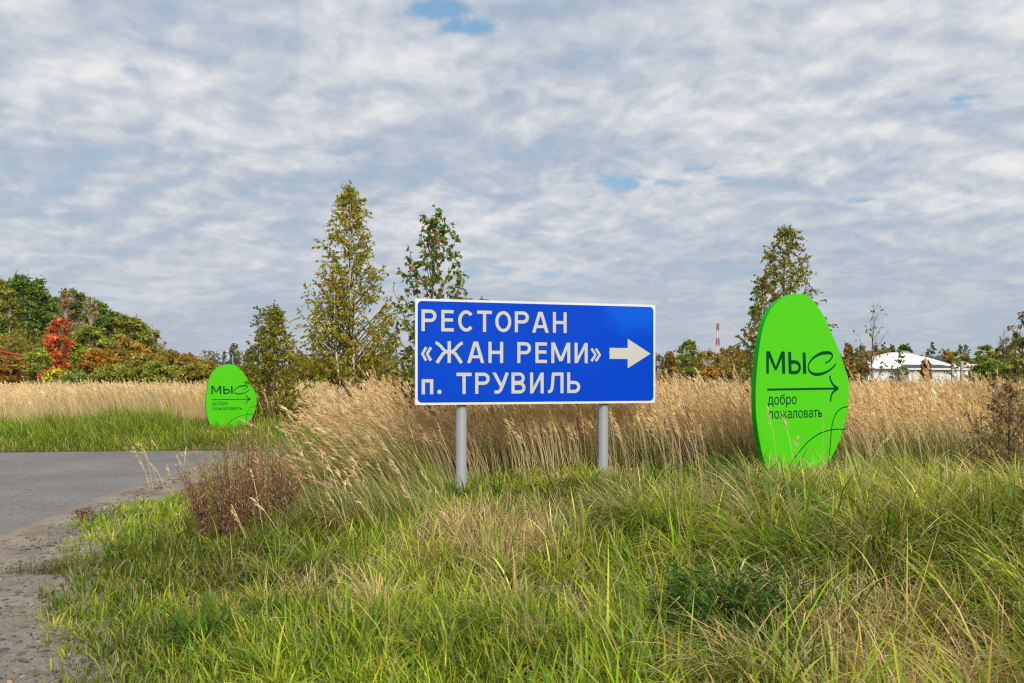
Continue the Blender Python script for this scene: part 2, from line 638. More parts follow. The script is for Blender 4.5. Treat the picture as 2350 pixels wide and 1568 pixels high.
def slab(pts, y0, y1, name, mat, parent, C=None):
    """outline in the x-z plane given thickness from y0 (front) to y1"""
    b = Bag()
    n = len(pts)
    V = [(x, y0, z) for x, z in pts] + [(x, y1, z) for x, z in pts]
    cx = sum(p[0] for p in pts) / n
    cz = sum(p[1] for p in pts) / n
    V += [(cx, y0, cz), (cx, y1, cz)]
    T = []
    for k in range(n):
        k2 = (k + 1) % n
        T += [(2 * n, k2, k), (2 * n + 1, n + k, n + k2), (k, k2, n + k2), (k, n + k2, n + k)]
    b.add(V, T, C)
    return b.build(name, mat, parent)


slab(rrect(SW, SH, 0.012, 3, 0, sign_z), 0.0, 0.028, 'panel', M_frame, sign)
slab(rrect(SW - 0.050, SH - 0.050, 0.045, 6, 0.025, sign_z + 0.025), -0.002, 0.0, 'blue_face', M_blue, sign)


M_seam = plain('seam_blue', (0.004, 0.07, 0.42), 0.5, 0.2)
Bag().box(SW * .526 - .0012, SW * .526 + .0012, -0.0028, -0.0022, sign_z + SH * .52, sign_z + SH - .026).build('seam', M_seam, sign)


class Glyph:
    """flat lettering drawn with strokes, each stroke a hair above the last"""
    def __init__(self, x0, z0, y=-0.0035):
        self.b, self.x0, self.z0, self.y, self.k = Bag(), x0, z0, y, 0

    def poly(self, pts):
        y = self.y - 0.0003 * self.k
        self.k += 1
        V = [(self.x0 + x, y, self.z0 + z) for x, z in pts]
        self.b.add(V, [(0, j, j + 1) for j in range(1, len(pts) - 1)])

    def para(self, xa, za, xb, zb, w):       # slanted stem with level ends
        self.poly([(xa - w / 2, za), (xa + w / 2, za), (xb + w / 2, zb), (xb - w / 2, zb)])

    def bar(self, xa, xb, za, zb):
        self.poly([(xa, za), (xb, za), (xb, zb), (xa, zb)])

    def path(self, pts, w, closed=False):
        pts = np.asarray(pts, float)
        w = np.broadcast_to(np.asarray(w, float), (len(pts),))
        if closed:
            tan = np.roll(pts, -1, 0) - np.roll(pts, 1, 0)
        else:
            tan = np.gradient(pts, axis=0)
        tan /= np.linalg.norm(tan, axis=1, keepdims=True) + 1e-9
        nrm = np.stack([-tan[:, 1], tan[:, 0]], 1)
        a, c = pts + nrm * w[:, None] / 2, pts - nrm * w[:, None] / 2
        y = self.y - 0.0003 * self.k
        self.k += 1
        n = len(pts)
        V = [(self.x0 + p[0], y, self.z0 + p[1]) for p in a] + [(self.x0 + p[0], y, self.z0 + p[1]) for p in c]
        T = []
        for j in range(n if closed else n - 1):
            j2 = (j + 1) % n
            T += [(j, n + j, n + j2), (j, n + j2, j2)]
        self.b.add(V, T)


def arc(cx, cz, rx, rz, a0, a1, n=20):
    return [(cx + rx * math.cos(R(a0 + (a1 - a0) * k / n)), cz + rz * math.sin(R(a0 + (a1 - a0) * k / n))) for k in range(n + 1)]


def bowl(w, zlo, zhi, s, x1):
    """right-hand bowl: straight, half round, straight back"""
    h = s / 2
    r = (zhi - zlo - s) / 2
    cx = max(x1 - h - r, s)
    return [(s * 0.6, zhi - h)] + arc(cx, (zhi + zlo) / 2, x1 - h - cx, r, 90, -90, 18) + [(s * 0.6, zlo + h)]


def letter(g, ch, w, H, s):
    h = s / 2
    if ch in 'РЬВ':
        g.bar(0, s, 0, H)
        if ch == 'Р':
            g.path(bowl(w, H * .42, H, s, w), s)
        elif ch == 'Ь':
            g.path(bowl(w, 0, H * .59, s, w), s)
        else:
            g.path(bowl(w, H * .455, H, s * .96, w * .95), s * .96)
            g.path(bowl(w, 0, H * .56, s, w), s)
    elif ch == 'Е':
        g.bar(0, s, 0, H)
        g.bar(s * .9, w, H - s, H)
        g.bar(s * .9, w * .95, H * .5 - h + .008, H * .5 + h + .008)
        g.bar(s * .9, w, 0, s)
    elif ch == 'С':
        g.path(arc(w * .53, H / 2, w * .53 - h, H / 2 - h, 40, 320, 30), s)
    elif ch == 'О':
        g.path(arc(w / 2, H / 2, w / 2 - h, H / 2 - h, 0, 349, 33), s, True)
    elif ch == 'Т':
        g.bar(0, w, H - s, H)
        g.bar(w / 2 - h, w / 2 + h, 0, H - s * .9)
    elif ch == 'А':
        g.para(h * 1.02, 0, w / 2 - h * .35, H, s * 1.06)
        g.para(w - h * 1.02, 0, w / 2 + h * .35, H, s * 1.06)
        g.bar(w * .24, w * .76, H * .22, H * .22 + s * .9)
    elif ch == 'Н':
        g.bar(0, s, 0, H)
        g.bar(w - s, w, 0, H)
        g.bar(s * .9, w - s * .9, H * .5 - h, H * .5 + h)
    elif ch == 'Ж':
        g.bar(w / 2 - h, w / 2 + h, 0, H)
        for q in (-1, 1):
            c = w / 2
            g.path([(c + q * (w / 2 - .003), H - h), (c + q * (w / 2 - .022), H - h * 1.3), (c + q * w * .30, H * .76), (c + q * w * .2, H * .60), (c + q * w * .12, H * .535), (c, H * .515)], s * .9)
            g.path([(c, H * .515), (c + q * w * .13, H * .50), (c + q * w * .22, H * .42), (c + q * w * .34, H * .20), (c + q * (w / 2 - h), 0)], s)
    elif ch == 'М':
        g.bar(0, s, 0, H)
        g.bar(w - s, w, 0, H)
        g.para(s * .62, H, w / 2, H * .10, s * 1.08)
        g.para(w - s * .62, H, w / 2, H * .10, s * 1.08)
    elif ch == 'И':
        g.bar(0, s, 0, H)
        g.bar(w - s, w, 0, H)
        g.para(h, 0.002, w - h, H - .002, s)
    elif ch == 'П':
        g.bar(0, s, 0, H)
        g.bar(w - s, w, 0, H)
        g.bar(s * .9, w - s * .9, H - s, H)
    elif ch == 'Л':
        g.bar(w - s, w, 0, H)
        g.bar(w * .26, w - s * .9, H - s, H)
        g.path([(w * .34, H - s * .5), (w * .30, H * .5), (w * .26, H * .24), (w * .20, H * .12), (w * .10, h), (0, h)], s)
    elif ch == 'У':
        g.path([(w - h * .9, H), (w * .63, H * .40), (w * .50, H * .18), (w * .40, H * .09), (w * .29, h), (w * .13, h)], s * 1.02)
        g.para(h * 1.1, H, w * .56, H * .34, s * 1.12)
    elif ch in '«»':
        for k in range(2):
            x = k * w * .46
            a, c = (x + w * .42, x + .006) if ch == '«' else (x + w * .05, x + w * .48)
            g.path([(a, H), (c, H / 2), (a, 0)], s * .85)
    elif ch == '.':
        g.poly(arc(w / 2, H / 2, w / 2, H / 2, 0, 340, 17))


LINES = [
    [('Р', .064, .764, .222, .988), ('Е', .272, .764, .404, .988), ('С', .452, .765, .616, .989), ('Т', .656, .765, .818, .990),
     ('О', .855, .766, 1.032, .990), ('Р', 1.071, .767, 1.228, .991), ('А', 1.266, .767, 1.453, .991), ('Н', 1.501, .768, 1.659, .992)],
    [('«', .068, .460, .176, .597), ('Ж', .209, .436, .505, .663), ('А', .550, .437, .734, .663), ('Н', .780, .438, .942, .663),
     ('Р', 1.098, .439, 1.253, .663), ('Е', 1.302, .440, 1.433, .663), ('М', 1.482, .440, 1.701, .663), ('И', 1.751, .441, 1.904, .663),
     ('»', 1.943, .465, 2.054, .601)],
    [('П', .066, .111, .188, .268), ('.', .230, .112, .276, .159), ('Т', .434, .112, .597, .335), ('Р', .635, .113, .793, .336),
     ('У', .823, .113, 1.003, .337), ('В', 1.034, .114, 1.190, .338), ('И', 1.242, .114, 1.396, .338), ('Л', 1.444, .115, 1.623, .339),
     ('Ь', 1.665, .116, 1.817, .340)]]
kx = SW / SW_MEAS
for ln in LINES:
    for ch, x0, z0, x1, z1 in ln:
        g = Glyph(x0 * kx, sign_z + z0)
        letter(g, ch, (x1 - x0) * kx, z1 - z0, 0.035)
        g.b.build('letter', M_white, sign)
g = Glyph(0, sign_z)
g.poly([(2.163 * kx, .490), (2.380 * kx, .490), (2.380 * kx, .612), (2.163 * kx, .612)])
g.k = 0
g.poly([(2.380 * kx, .387), (2.659 * kx, .551), (2.380 * kx, .716)])
g.b.build('arrow', M_white, sign)
for u in (0.507, 2.125):
    wx, wy = pa.x + math.cos(yaw) * u * kx, pa.y + math.sin(yaw) * u * kx
    gz = float(height(wx, wy)) - 0.3
    b = Bag()
    zs = np.array([gz, sign_z + SH * 0.9, sign_z + SH * 0.9 + 0.004])
    b.tube([(u * kx, 0.086, z) for z in zs], [0.056, 0.056, 0.05], 20)
    b.build('post', M_post, sign, True)
    for zc in (sign_z + 0.16, sign_z + 0.84):
        b = Bag()
        b.box(u * kx - 0.075, u * kx + 0.075, 0.029, 0.034, zc, zc + 0.05)
        b.build('bracket', M_back, sign)


# ------------------------------------------------------------------ green pebble-shaped welcome signs
def green_mat(name, c):
    m, t, out = new_mat(name)
    tc_ = t.n('ShaderNodeTexCoord')
    v = tc_.outputs['Object']
    n = t.noise(v, 2.2, 5, 0.6)
    cc = t.mix(n, tuple(x * .94 for x in c), c)
    dust = t.smooth(t.noise(t.vmath('MULTIPLY', v, (1, 1, .6)), 5, 6, .65), 0.55, 0.8)
    cc = t.mix(t.math('MULTIPLY', dust, 0.10), cc, (0.22, 0.42, 0.05))
    p = t.n('ShaderNodeBsdfPrincipled')
    t.put(p.inputs['Base Color'], cc)
    p.inputs['Roughness'].default_value = 0.45
    p.inputs['Specular IOR Level'].default_value = 0.15
    t.put(out.inputs['Surface'], p.outputs[0])
    return m


M_green = green_mat('apple_green_panel', (0.072, 0.53, 0.007))
M_gshade = green_mat('green_side_shaded', (0.004, 0.36, 0.006))  # shade on the sign's edge is put into this darker green
M_gink = plain('dark_green_print', (0.001, 0.055, 0.018), 0.6, 0.08, var=0.05)

OUT = [(570, 190), (650, 200), (740, 268), (820, 365), (900, 490), (960, 600), (1005, 700), (1026, 790), (1020, 890), (1000, 985), (965, 1075),
       (920, 1165), (860, 1250), (800, 1325), (740, 1385), (680, 1420), (610, 1435), (530, 1432), (450, 1415), (370, 1375), (305, 1310), (262, 1210),
       (230, 1100), (211, 1000), (202, 900), (203, 780), (215, 650), (235, 520), (265, 410), (305, 330), (365, 265), (435, 222), (500, 198)]
GW, GH = 1.40, 2.0


def outline():
    p = np.array([((x - 202) / 824 * GW, (1435 - y) / 1245 * GH) for x, y in OUT])
    n = len(p)
    res = []
    for k in range(n):                       # Catmull-Rom through the traced outline
        p0, p1, p2, p3 = p[k - 1], p[k], p[(k + 1) % n], p[(k + 2) % n]
        for t in (0, .25, .5, .75):
            res.append(tuple(0.5 * ((2 * p1) + (-p0 + p2) * t + (2 * p0 - 5 * p1 + 4 * p2 - p3) * t * t + (-p0 + 3 * p1 - 3 * p2 + p3) * t ** 3)))
    return res[::-1]


def spline(pts, m=6):
    p = np.array(pts, float)
    q = np.vstack([2 * p[0] - p[1], p, 2 * p[-1] - p[-2]])
    res = []
    for k in range(1, len(q) - 2):
        for j in range(m):
            t = j / m
            res.append(0.5 * ((2 * q[k]) + (-q[k - 1] + q[k + 1]) * t + (2 * q[k - 1] - 5 * q[k] + 4 * q[k + 1] - q[k + 2]) * t * t + (-q[k - 1] + 3 * q[k] - 3 * q[k + 1] + q[k + 2]) * t ** 3))
    res.append(q[-2])
    return np.array(res)


def fm(x, y):      # measured on the face of the large sign -> metres on the face
    return ((x - 205) / 720 * GW, (1616 - y) / 1506 * GH)


def text_part(body, x0, x1, zbase, parent, bold=0.0):
    cu = bpy.data.curves.new('caption', 'FONT')
    cu.body = body
    cu.size = 1.0
    cu.offset = bold
    cu.resolution_u = 4
    o = bpy.data.objects.new('caption', cu)
    col.objects.link(o)
    dg = bpy.context.evaluated_depsgraph_get()
    me = bpy.data.meshes.new_from_object(o.evaluated_get(dg))
    bpy.data.objects.remove(o)
    n = len(me.vertices)
    co = np.empty(n * 3, np.float32)
    me.vertices.foreach_get('co', co)
    co = co.reshape(-1, 3)
    lo, hi = co[:, 0].min(), co[:, 0].max()
    s = (x1 - x0) / (hi - lo)
    out = np.stack([x0 + (co[:, 0] - lo) * s, np.full(n, -0.0045), zbase + co[:, 1] * s * 1.0], 1)
    me.vertices.foreach_set('co', out.astype(np.float32).ravel())
    me.materials.clear()
    me.materials.append(M_gink)
    for p in me.polygons:
        p.material_index = 0
    me.update()
    ob = bpy.data.objects.new('caption', me)
    col.objects.link(ob)
    ob.parent = parent
    return ob


def welcome_sign(loc, rz, label):
    root = empty('welcome_sign', loc, rz)
    tag(root, label, 'welcome sign', 'green pebble shaped welcome signs')
    o = [(x - GW / 2, z) for x, z in outline()]
    slab(o, 0.0, 0.055, 'side_band', M_gshade, root)
    slab([(x * .9985, (z - 1) * .9985 + 1) for x, z in o], -0.003, 0.0, 'face', M_green, root)
    F = lambda x, y: (fm(x, y)[0] - GW / 2, fm(x, y)[1])
    # wordmark
    g = Glyph(0, 0, -0.0045)
    q = lambda pts: g.poly([F(*p) for p in pts])
    q([(280, 724), (299, 724), (299, 556), (280, 556)])
    q([(280, 556), (306, 556), (359, 697), (341, 697)])
    q([(341, 697), (352, 670), (390, 556), (416, 556), (356, 697)])
    q([(397, 724), (419, 724), (416, 556), (394, 556)])
    g.b.build('letter', M_gink, root)
    g = Glyph(0, 0, -0.0045)
    q = lambda pts: g.poly([F(*p) for p in pts])
    q([(446, 725), (468, 725), (464, 559), (441, 559)])
    pts = [F(*p) for p in spline([(462, 637), (485, 634), (508, 638), (525, 655), (529, 680), (522, 700), (505, 713), (484, 715), (464, 714)])]
    g.path(pts, 0.036)
    q([(556, 724), (580, 724), (574, 560), (551, 560)])
    g.b.build('letter', M_gink, root)
    g = Glyph(0, 0, -0.0045)
    cp = spline([(730, 642), (762, 622), (783, 598), (787, 575), (770, 560), (735, 558), (690, 568), (640, 597), (606, 637), (596, 672), (606, 704),
                 (635, 724), (676, 728), (722, 717), (765, 695), (800, 665), (817, 642)], 5)
    m = len(cp)
    tt = np.linspace(0, 1, m)
    wd = 0.016 + 0.020 * np.exp(-((tt - .32) / .13) ** 2) + 0.016 * np.exp(-((tt - .74) / .12) ** 2)
    g.path([F(*p) for p in cp], wd)
    g.b.build('letter', M_gink, root)
    # arrow
    g = Glyph(0, 0, -0.0045)
    g.path([F(288, 844), F(560, 842), F(835, 840)], 0.021)
    for a in ([(767, 740), (776, 778), (797, 813), (835, 840)], [(773, 943), (778, 900), (797, 865), (835, 840)]):
        c = spline(a, 6)
        g.path([F(*p) for p in c], np.linspace(0.020, 0.026, len(c)))
    g.b.build('arrow', M_gink, root)
    # thin drawn loops
    for a in ([(921, 986), (870, 995), (825, 1030), (795, 1090), (780, 1170), (772, 1270), (762, 1370), (748, 1480), (738, 1560)],
              [(893, 1171), (830, 1165), (770, 1168), (690, 1190), (620, 1230), (560, 1285), (510, 1345), (470, 1400), (430, 1470)]):
        g = Glyph(0, 0, -0.0045 - 0.0004 * (a[0][0] > 900))
        g.path([F(*p) for p in spline(a, 6)], 0.0115)
        g.b.build('drawn_line', M_gink, root)
    text_part('добро', F(291, 0)[0], F(506, 0)[0], F(0, 957)[1], root, 0.004)
    text_part('пожаловать', F(298, 0)[0], F(706, 0)[0], F(0, 1063)[1], root, 0.004)
    return root


pl = at(1845, HY, 8.75)
welcome_sign((pl.x, pl.y, EYE - (1123 - HY) / FPX * 8.75), R(31), 'large bright green pebble shaped welcome sign standing right of the blue road sign')
ps = at(532, HY, 23.7)
welcome_sign((ps.x, ps.y, -0.02), R(34), 'small looking green pebble shaped welcome sign far across the road on the left')


# ------------------------------------------------------------------ grass tools
def blade_set(bag, Pn, L, Wd, az, lean, curve, K, ca, cb, phi=None):
    N = len(Pn)
    t = (np.arange(K) + .5) / K
    th = lean[:, None] + curve[:, None] * t[None, :] ** 1.3
    sg = (L / K)[:, None]
    cxz = np.concatenate([np.zeros((N, 1)), np.cumsum(np.sin(th) * sg, 1)], 1)
    czz = np.concatenate([np.zeros((N, 1)), np.cumsum(np.cos(th) * sg, 1)], 1)
    dx, dy = np.cos(az)[:, None], np.sin(az)[:, None]
    ctr = np.stack([Pn[:, 0:1] + dx * cxz, Pn[:, 1:2] + dy * cxz, Pn[:, 2:3] + czz], -1)
    if phi is None:
        phi = az + np.pi / 2 + rng.normal(0, .5, N)
    side = np.stack([np.cos(phi), np.sin(phi), np.zeros(N)], -1)
    tt = np.arange(K) / K
    prof = (0.65 + 0.9 * tt) * (1 - tt ** 2.2)
    prof = np.maximum(prof, 0.25)
    off = side[:, None, :] * (Wd[:, None] * prof[None, :] * .5)[..., None]
    Lf, Rt = ctr[:, :K] - off, ctr[:, :K] + off
    V = np.concatenate([np.stack([Lf, Rt], 2).reshape(N, 2 * K, 3), ctr[:, K:K + 1]], 1)
    base = []
    for k in range(K - 1):
        base += [(2 * k, 2 * k + 1, 2 * k + 3), (2 * k, 2 * k + 3, 2 * k + 2)]
    base.append((2 * K - 2, 2 * K - 1, 2 * K))
    base = np.array(base)
    T = (np.arange(N) * (2 * K + 1))[:, None, None] + base[None]
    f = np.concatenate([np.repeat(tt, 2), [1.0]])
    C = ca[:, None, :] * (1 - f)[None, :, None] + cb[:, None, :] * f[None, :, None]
    bag.add(V.reshape(-1, 3), T.reshape(-1, 3), C.reshape(-1, 3))


def jitter(c, n, hue=0.12, val=0.22):
    c = np.broadcast_to(np.asarray(c, float), (n, 3))
    v = np.exp(rng.normal(0, val, (n, 1)))
    h = np.exp(rng.normal(0, hue, (n, 3)))
    return np.clip(c * v * h, 0.003, 0.8)


GREEN = np.array((0.195, 0.292, 0.023))
DEEP = np.array((0.085, 0.180, 0.018))
LIME = np.array((0.355, 0.420, 0.034))
STRAW = np.array((0.630, 0.495, 0.272))
BROWN = np.array((0.300, 0.195, 0.100))
TAN = np.array((0.735, 0.548, 0.310))


def scatter(n, y0, y1, side=0.70, power=1.0):
    """points in a widening strip in front of the camera"""
    Y = y0 + (y1 - y0) * rng.random(n) ** power
    keep = rng.random(n) < (Y / y1)
    Y = Y[keep]
    X = (rng.random(len(Y)) * 2 - 1) * (side * .90 * Y + .75)
    return X, Y


def blob(X, Y, cx, cy, sx, sy):
    return np.exp(-((X - cx) / sx) ** 2 - ((Y - cy) / sy) ** 2)


def tufts(n, y0, y1, per, K, wmul=1.0, side=0.72):
    X, Y = scatter(n, y0, y1, side)
    d = X - verge(Y) + 0.35 * (fbm(X, Y, 0.5) - 0.5)
    dens = sstep(-0.02, 0.55, d)
    # bare patch of earth in the turf
    dens *= 1 - 0.92 * np.clip(blob(X, Y, -2.02, 6.0, .42, .26) * 1.4, 0, 1)
    keep = (rng.random(len(X)) < dens)
    X, Y, d = X[keep], Y[keep], d[keep]
    n = len(X)
    hf = 0.07 + 0.10 * sstep(0.3, 2.2, d) + 0.11 * sstep(0.2, 1.9, X) * sstep(8.6, 6.5, Y)
    hf *= 0.35 + 1.35 * fbm(X, Y, 0.75)
    hf *= 1 - 0.25 * sstep(7.6, 8.6, Y) * sstep(-1.4, -.6, X) * sstep(2.6, 1.5, X)
    dry = fbm(X + 31, Y - 17, 1.1) * 0.75
    dry += .50 * blob(X, Y, -.25, 6.4, .7, .9) + .48 * blob(X, Y, 2.2, 7.3, 1.1, .8) + .55 * blob(X, Y, 1.75, 4.0, .9, .7) + .25 * blob(X, Y, .55, 5.2, .5, .6) \
        + .35 * blob(X, Y, 3.2, 7.2, .8, .6) - .2 * blob(X, Y, 2.2, 5.4, 1.0, .6) - .25 * sstep(1.6, .4, d)
    pd = sstep(.36, .66, dry)
    pal = rng.random(n)
    isdry = rng.random(n) < pd * .85
    kk = rng.random(n) > .45 * pd
    X, Y, d, hf, pd, pal, isdry = X[kk], Y[kk], d[kk], hf[kk], pd[kk], pal[kk], isdry[kk]
    n = len(X)
    tone = np.where(pal[:, None] < .24, DEEP, np.where(pal[:, None] < .74, GREEN, LIME))
    patch_tone = sstep(.35, .7, fbm(X - 11, Y + 5, 1.6))[:, None]  # grass tone varies at random from patch to patch
    tone = tone * (0.55 + .85 * patch_tone)
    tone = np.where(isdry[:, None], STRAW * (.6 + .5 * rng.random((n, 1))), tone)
    Z = height(X, Y)
    rep = np.maximum(3, rng.poisson(per, n))
    idx = np.repeat(np.arange(n), rep)
    m = len(idx)
    a = rng.random(m) * 2 * np.pi
    r = np.abs(rng.normal(0, .055, m))
    bx, by = X[idx] + np.cos(a) * r, Y[idx] + np.sin(a) * r
    L = hf[idx] * np.exp(rng.normal(0, .28, m)) * 1.25
    Wd = (0.0042 + 0.0085 * rng.random(m) ** 1.8) * (0.80 + 1.0 * np.clip(hf[idx], 0, .5)) * wmul
    Wd = np.where(isdry[idx], Wd * .62, Wd)
    az = a + rng.normal(0, .6, m)
    wind = 0.5 * sstep(.2, .5, hf[idx])
    ax, ay = np.cos(az) - wind * (1.1 + .5 * rng.random(m)), np.sin(az) - .15 * wind
    az = np.arctan2(ay, ax)
    lean = np.abs(rng.normal(.28, .32, m)) + np.where(isdry[idx], .55 * rng.random(m), 0)
    curve = np.abs(rng.normal(.95, .6, m)) * np.where(isdry[idx], .5 + 1.1 * rng.random(m), 1)
    c = jitter(tone[idx], m, .10, .26)
    tipdry = (rng.random(m) < .20)[:, None]
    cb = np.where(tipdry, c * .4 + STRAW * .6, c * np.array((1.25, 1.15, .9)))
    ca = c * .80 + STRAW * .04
    return np.stack([bx, by, Z[idx] - .01], 1), L, Wd, az, lean, curve, ca, cb


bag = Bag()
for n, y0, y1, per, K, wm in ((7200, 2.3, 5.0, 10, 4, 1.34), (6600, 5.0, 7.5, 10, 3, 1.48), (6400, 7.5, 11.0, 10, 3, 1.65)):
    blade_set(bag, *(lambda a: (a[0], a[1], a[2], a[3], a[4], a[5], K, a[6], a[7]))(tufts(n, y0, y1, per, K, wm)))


def long_leaves(n, x0, x1, y0, y1, L0, L1, lean0, az0, azs, cols, wd=.007, K=5, curve=(.5, .4), fil=None):
    X = x0 + (x1 - x0) * rng.random(n)
    Y = y0 + (y1 - y0) * rng.random(n)
    if fil is not None:
        k = rng.random(n) < fil(X, Y)
        X, Y = X[k], Y[k]
        n = len(X)
    Pn = np.stack([X, Y, height(X, Y) - .01], 1)
    L = L0 + (L1 - L0) * rng.random(n)
    ci = rng.integers(0, len(cols), n)
    c = jitter(np.array(cols)[ci], n, .08, .25)
    tip = np.where((rng.random(n) < .45)[:, None], c * .35 + STRAW * .6, c)
    blade_set(bag, Pn, L, wd * (.6 + .8 * rng.random(n)), az0 + rng.normal(0, azs, n), np.abs(lean0 + rng.normal(0, .15, n)),
              curve[0] + np.abs(rng.normal(0, curve[1], n)), K, c * .8 + STRAW * .1, tip)


# long leaves spilling left out of the tall grass behind the dry bush and below the blue sign
long_leaves(5200, -3.0, -.7, 8.7, 10.4, .5, 1.0, .42, math.pi * .98, .42, [DEEP, GREEN, GREEN, STRAW * .8, LIME * .8], .0068, 5, (.55, .45))
long_leaves(2600, -2.2, -.6, 7.4, 8.9, .28, .55, .35, math.pi * 1.0, .6, [GREEN, DEEP, LIME, STRAW * .8], .006, 4, (.6, .4))
long_leaves(5200, -.7, 7.2, 9.7, 10.7, .4, .85, .22, math.pi, 1.0, [DEEP, DEEP, GREEN, STRAW * .8], .007, 4, (.5, .4))
# taller coarse leaves on the right and in loose bunches
long_leaves(3000, .7, 5.2, 3.2, 8.0, .24, .46, .30, math.pi * 1.02, .75, [GREEN, DEEP, LIME, LIME, GREEN], .0105, 6, (1.1, .5),
            lambda X, Y: (np.abs(X) < .66 * Y + .7) * sstep(.45, .62, fbm(X + 3, Y, .7)))
long_leaves(1500, -1.4, 1.2, 2.7, 7.2, .18, .34, .2, math.pi * 1.1, 1.4, [LIME, GREEN, GREEN, DEEP], .0080, 5, (.8, .5),
            lambda X, Y: (np.abs(X) < .66 * Y + .7) * sstep(.48, .62, fbm(X - 8, Y + 4, .6)))
long_leaves(2200, 1.2, 3.6, 6.4, 8.2, .18, .36, .3, 0, 3.0, [STRAW, STRAW * 1.1, TAN], .0055, 3, (.05, .5),
            lambda X, Y: np.clip(blob(X, Y, 2.4, 7.3, 1.0, .7) * 1.3, 0, 1))
# straw stalks standing in the right foreground
long_leaves(3600, .4, 3.3, 3.1, 5.3, .20, .48, .35, 0, 3.0, [STRAW, STRAW * 1.1, BROWN, TAN], .0058, 3, (.05, .5),
            lambda X, Y: (np.abs(X) < .66 * Y + .7) * np.clip(blob(X, Y, 1.75, 4.0, .9, .75) * 1.5, 0, 1))
long_leaves(1700, -.9, .9, 5.4, 7.6, .2, .42, .3, 0, 3.0, [STRAW, STRAW * 1.1, BROWN * 1.3], .0055, 3, (.05, .6),
            lambda X, Y: np.clip(blob(X, Y, -.2, 6.5, .7, .8) * 1.4, 0, 1))
# matted dead blades lying between the tufts
long_leaves(15000, -2.8, 5.8, 2.8, 8.9, .14, .36, 1.15, 0, 3.1, [STRAW * .8, STRAW, BROWN, BROWN * 1.4, STRAW * .6], .0052, 2, (.1, .4),
            lambda X, Y: (np.abs(X) < .66 * Y + .7) * sstep(.5, 1.6, X - verge(Y)) * (.35 + .65 * sstep(.38, .6, fbm(X + 31, Y - 17, 1.1))))
long_leaves(6000, -2.2, 5.8, 2.8, 8.9, .18, .42, .45, 0, 3.1, [STRAW, STRAW * 1.1, BROWN * 1.3], .0045, 3, (.0, .5),
            lambda X, Y: (np.abs(X) < .66 * Y + .7) * sstep(.5, 1.6, X - verge(Y)) * sstep(.46, .66, fbm(X + 31, Y - 17, 1.1)))
# arching tussocks that make the bank uneven
tx = -2.6 + 8.6 * rng.random(900)
ty = 3.1 + 6.3 * rng.random(900)
k = (np.abs(tx) < .70 * ty) & (tx > verge(ty) + 1.3) & (rng.random(900) < .30 + .70 * sstep(-.3, 1.2, tx)) & (fbm(tx + 9, ty - 4, .8) > .36)
k &= ~((ty > 7.3) & (np.abs(tx - .3) < 1.5) & (rng.random(900) < .6))
for x_, y_ in zip(tx[k], ty[k]):
    m = int(38 + 30 * rng.random())
    big = (.70 + .45 * sstep(.2, 1.8, x_)) * (.7 + .5 * rng.random()) * (1 - .30 * sstep(6.8, 8.2, y_))
    u = rng.random()
    cc = DEEP * 1.0 if u < .30 else GREEN * (.7 + .6 * rng.random()) if u < .62 else LIME if u < .78 else STRAW * .9
    a_ = rng.random(m) * 6.283
    P0 = np.stack([x_ + np.cos(a_) * .05 * rng.random(m), y_ + np.sin(a_) * .05 * rng.random(m), np.full(m, float(height(x_, y_)) - .02)], 1)
    azz = np.arctan2(np.sin(a_) * .9, np.cos(a_) - .55)
    c_ = jitter(cc, m, .09, .24)
    tip_ = np.where((rng.random(m) < .3)[:, None], c_ * .4 + STRAW * .5, c_ * np.array((1.25, 1.15, .95)))
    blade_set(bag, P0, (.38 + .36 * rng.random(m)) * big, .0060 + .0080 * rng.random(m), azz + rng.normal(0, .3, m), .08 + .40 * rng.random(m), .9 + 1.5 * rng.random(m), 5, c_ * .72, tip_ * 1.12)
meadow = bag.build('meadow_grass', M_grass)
tag(meadow, 'rough green and straw coloured grass covering the verge in the foreground', 'grass', kind='stuff')

# dark coarse tussock near the sand, a plant of its own
bag = Bag()
n = 190
tp = np.array([-1.78, 4.95])
P0 = np.stack([tp[0] + rng.normal(0, .10, n), tp[1] + rng.normal(0, .08, n), np.full(n, float(height(*tp)) - .02)], 1)
blade_set(bag, P0, .20 + .36 * rng.random(n), .008 + .006 * rng.random(n), rng.random(n) * 6.283, .25 + .55 * rng.random(n), .6 + 1.1 * rng.random(n), 6,
          jitter((.055, .115, .014), n), jitter((.10, .19, .02), n))
tag(bag.build('grass_tussock', M_grass), 'dark green coarse grass tussock beside the sandy road edge', 'grass tussock')

# grass of the bank across the road
bag = Bag()
n = 36000
X = -17 + 13.2 * rng.random(n)
Y = 18.3 + 6.6 * rng.random(n)
k = (Y > far_edge(X) + .05 + .25 * fbm(X, Y, .5)) | (X > -5.35)
X, Y = X[k], Y[k]
n = len(X)
hh = (.07 + .30 * sstep(.1, 2.2, Y - far_edge(X))) * (.30 + 1.4 * fbm(X, Y, 1.1))
hh *= 1 - .6 * blob(X, Y, -7.6, 22.9, .9, 1.0)
patch_tone = fbm(X + 4, Y, 1.4)[:, None]  # noise patches of deeper and brighter green over the bank
c = jitter(np.where(rng.random((n, 1)) < .5, GREEN, np.where(rng.random((n, 1)) < .6, DEEP * 1.3, LIME)), n, .1, .28) * (.45 + .95 * patch_tone)
c = np.where((rng.random(n) < .12)[:, None], STRAW * .8, c)
blade_set(bag, np.stack([X, Y, height(X, Y) - .01], 1), hh * np.exp(rng.normal(0, .25, n)) * 1.2, .008 + .009 * rng.random(n), np.pi + rng.normal(0, 1.3, n),
          np.abs(rng.normal(.3, .25, n)), np.abs(rng.normal(1.1, .5, n)), 3, c * .8, c * np.array((1.2, 1.1, .9)))
tag(bag.build('bank_grass', M_grass), 'bright green grass bank on the far side of the road', 'grass', kind='stuff')


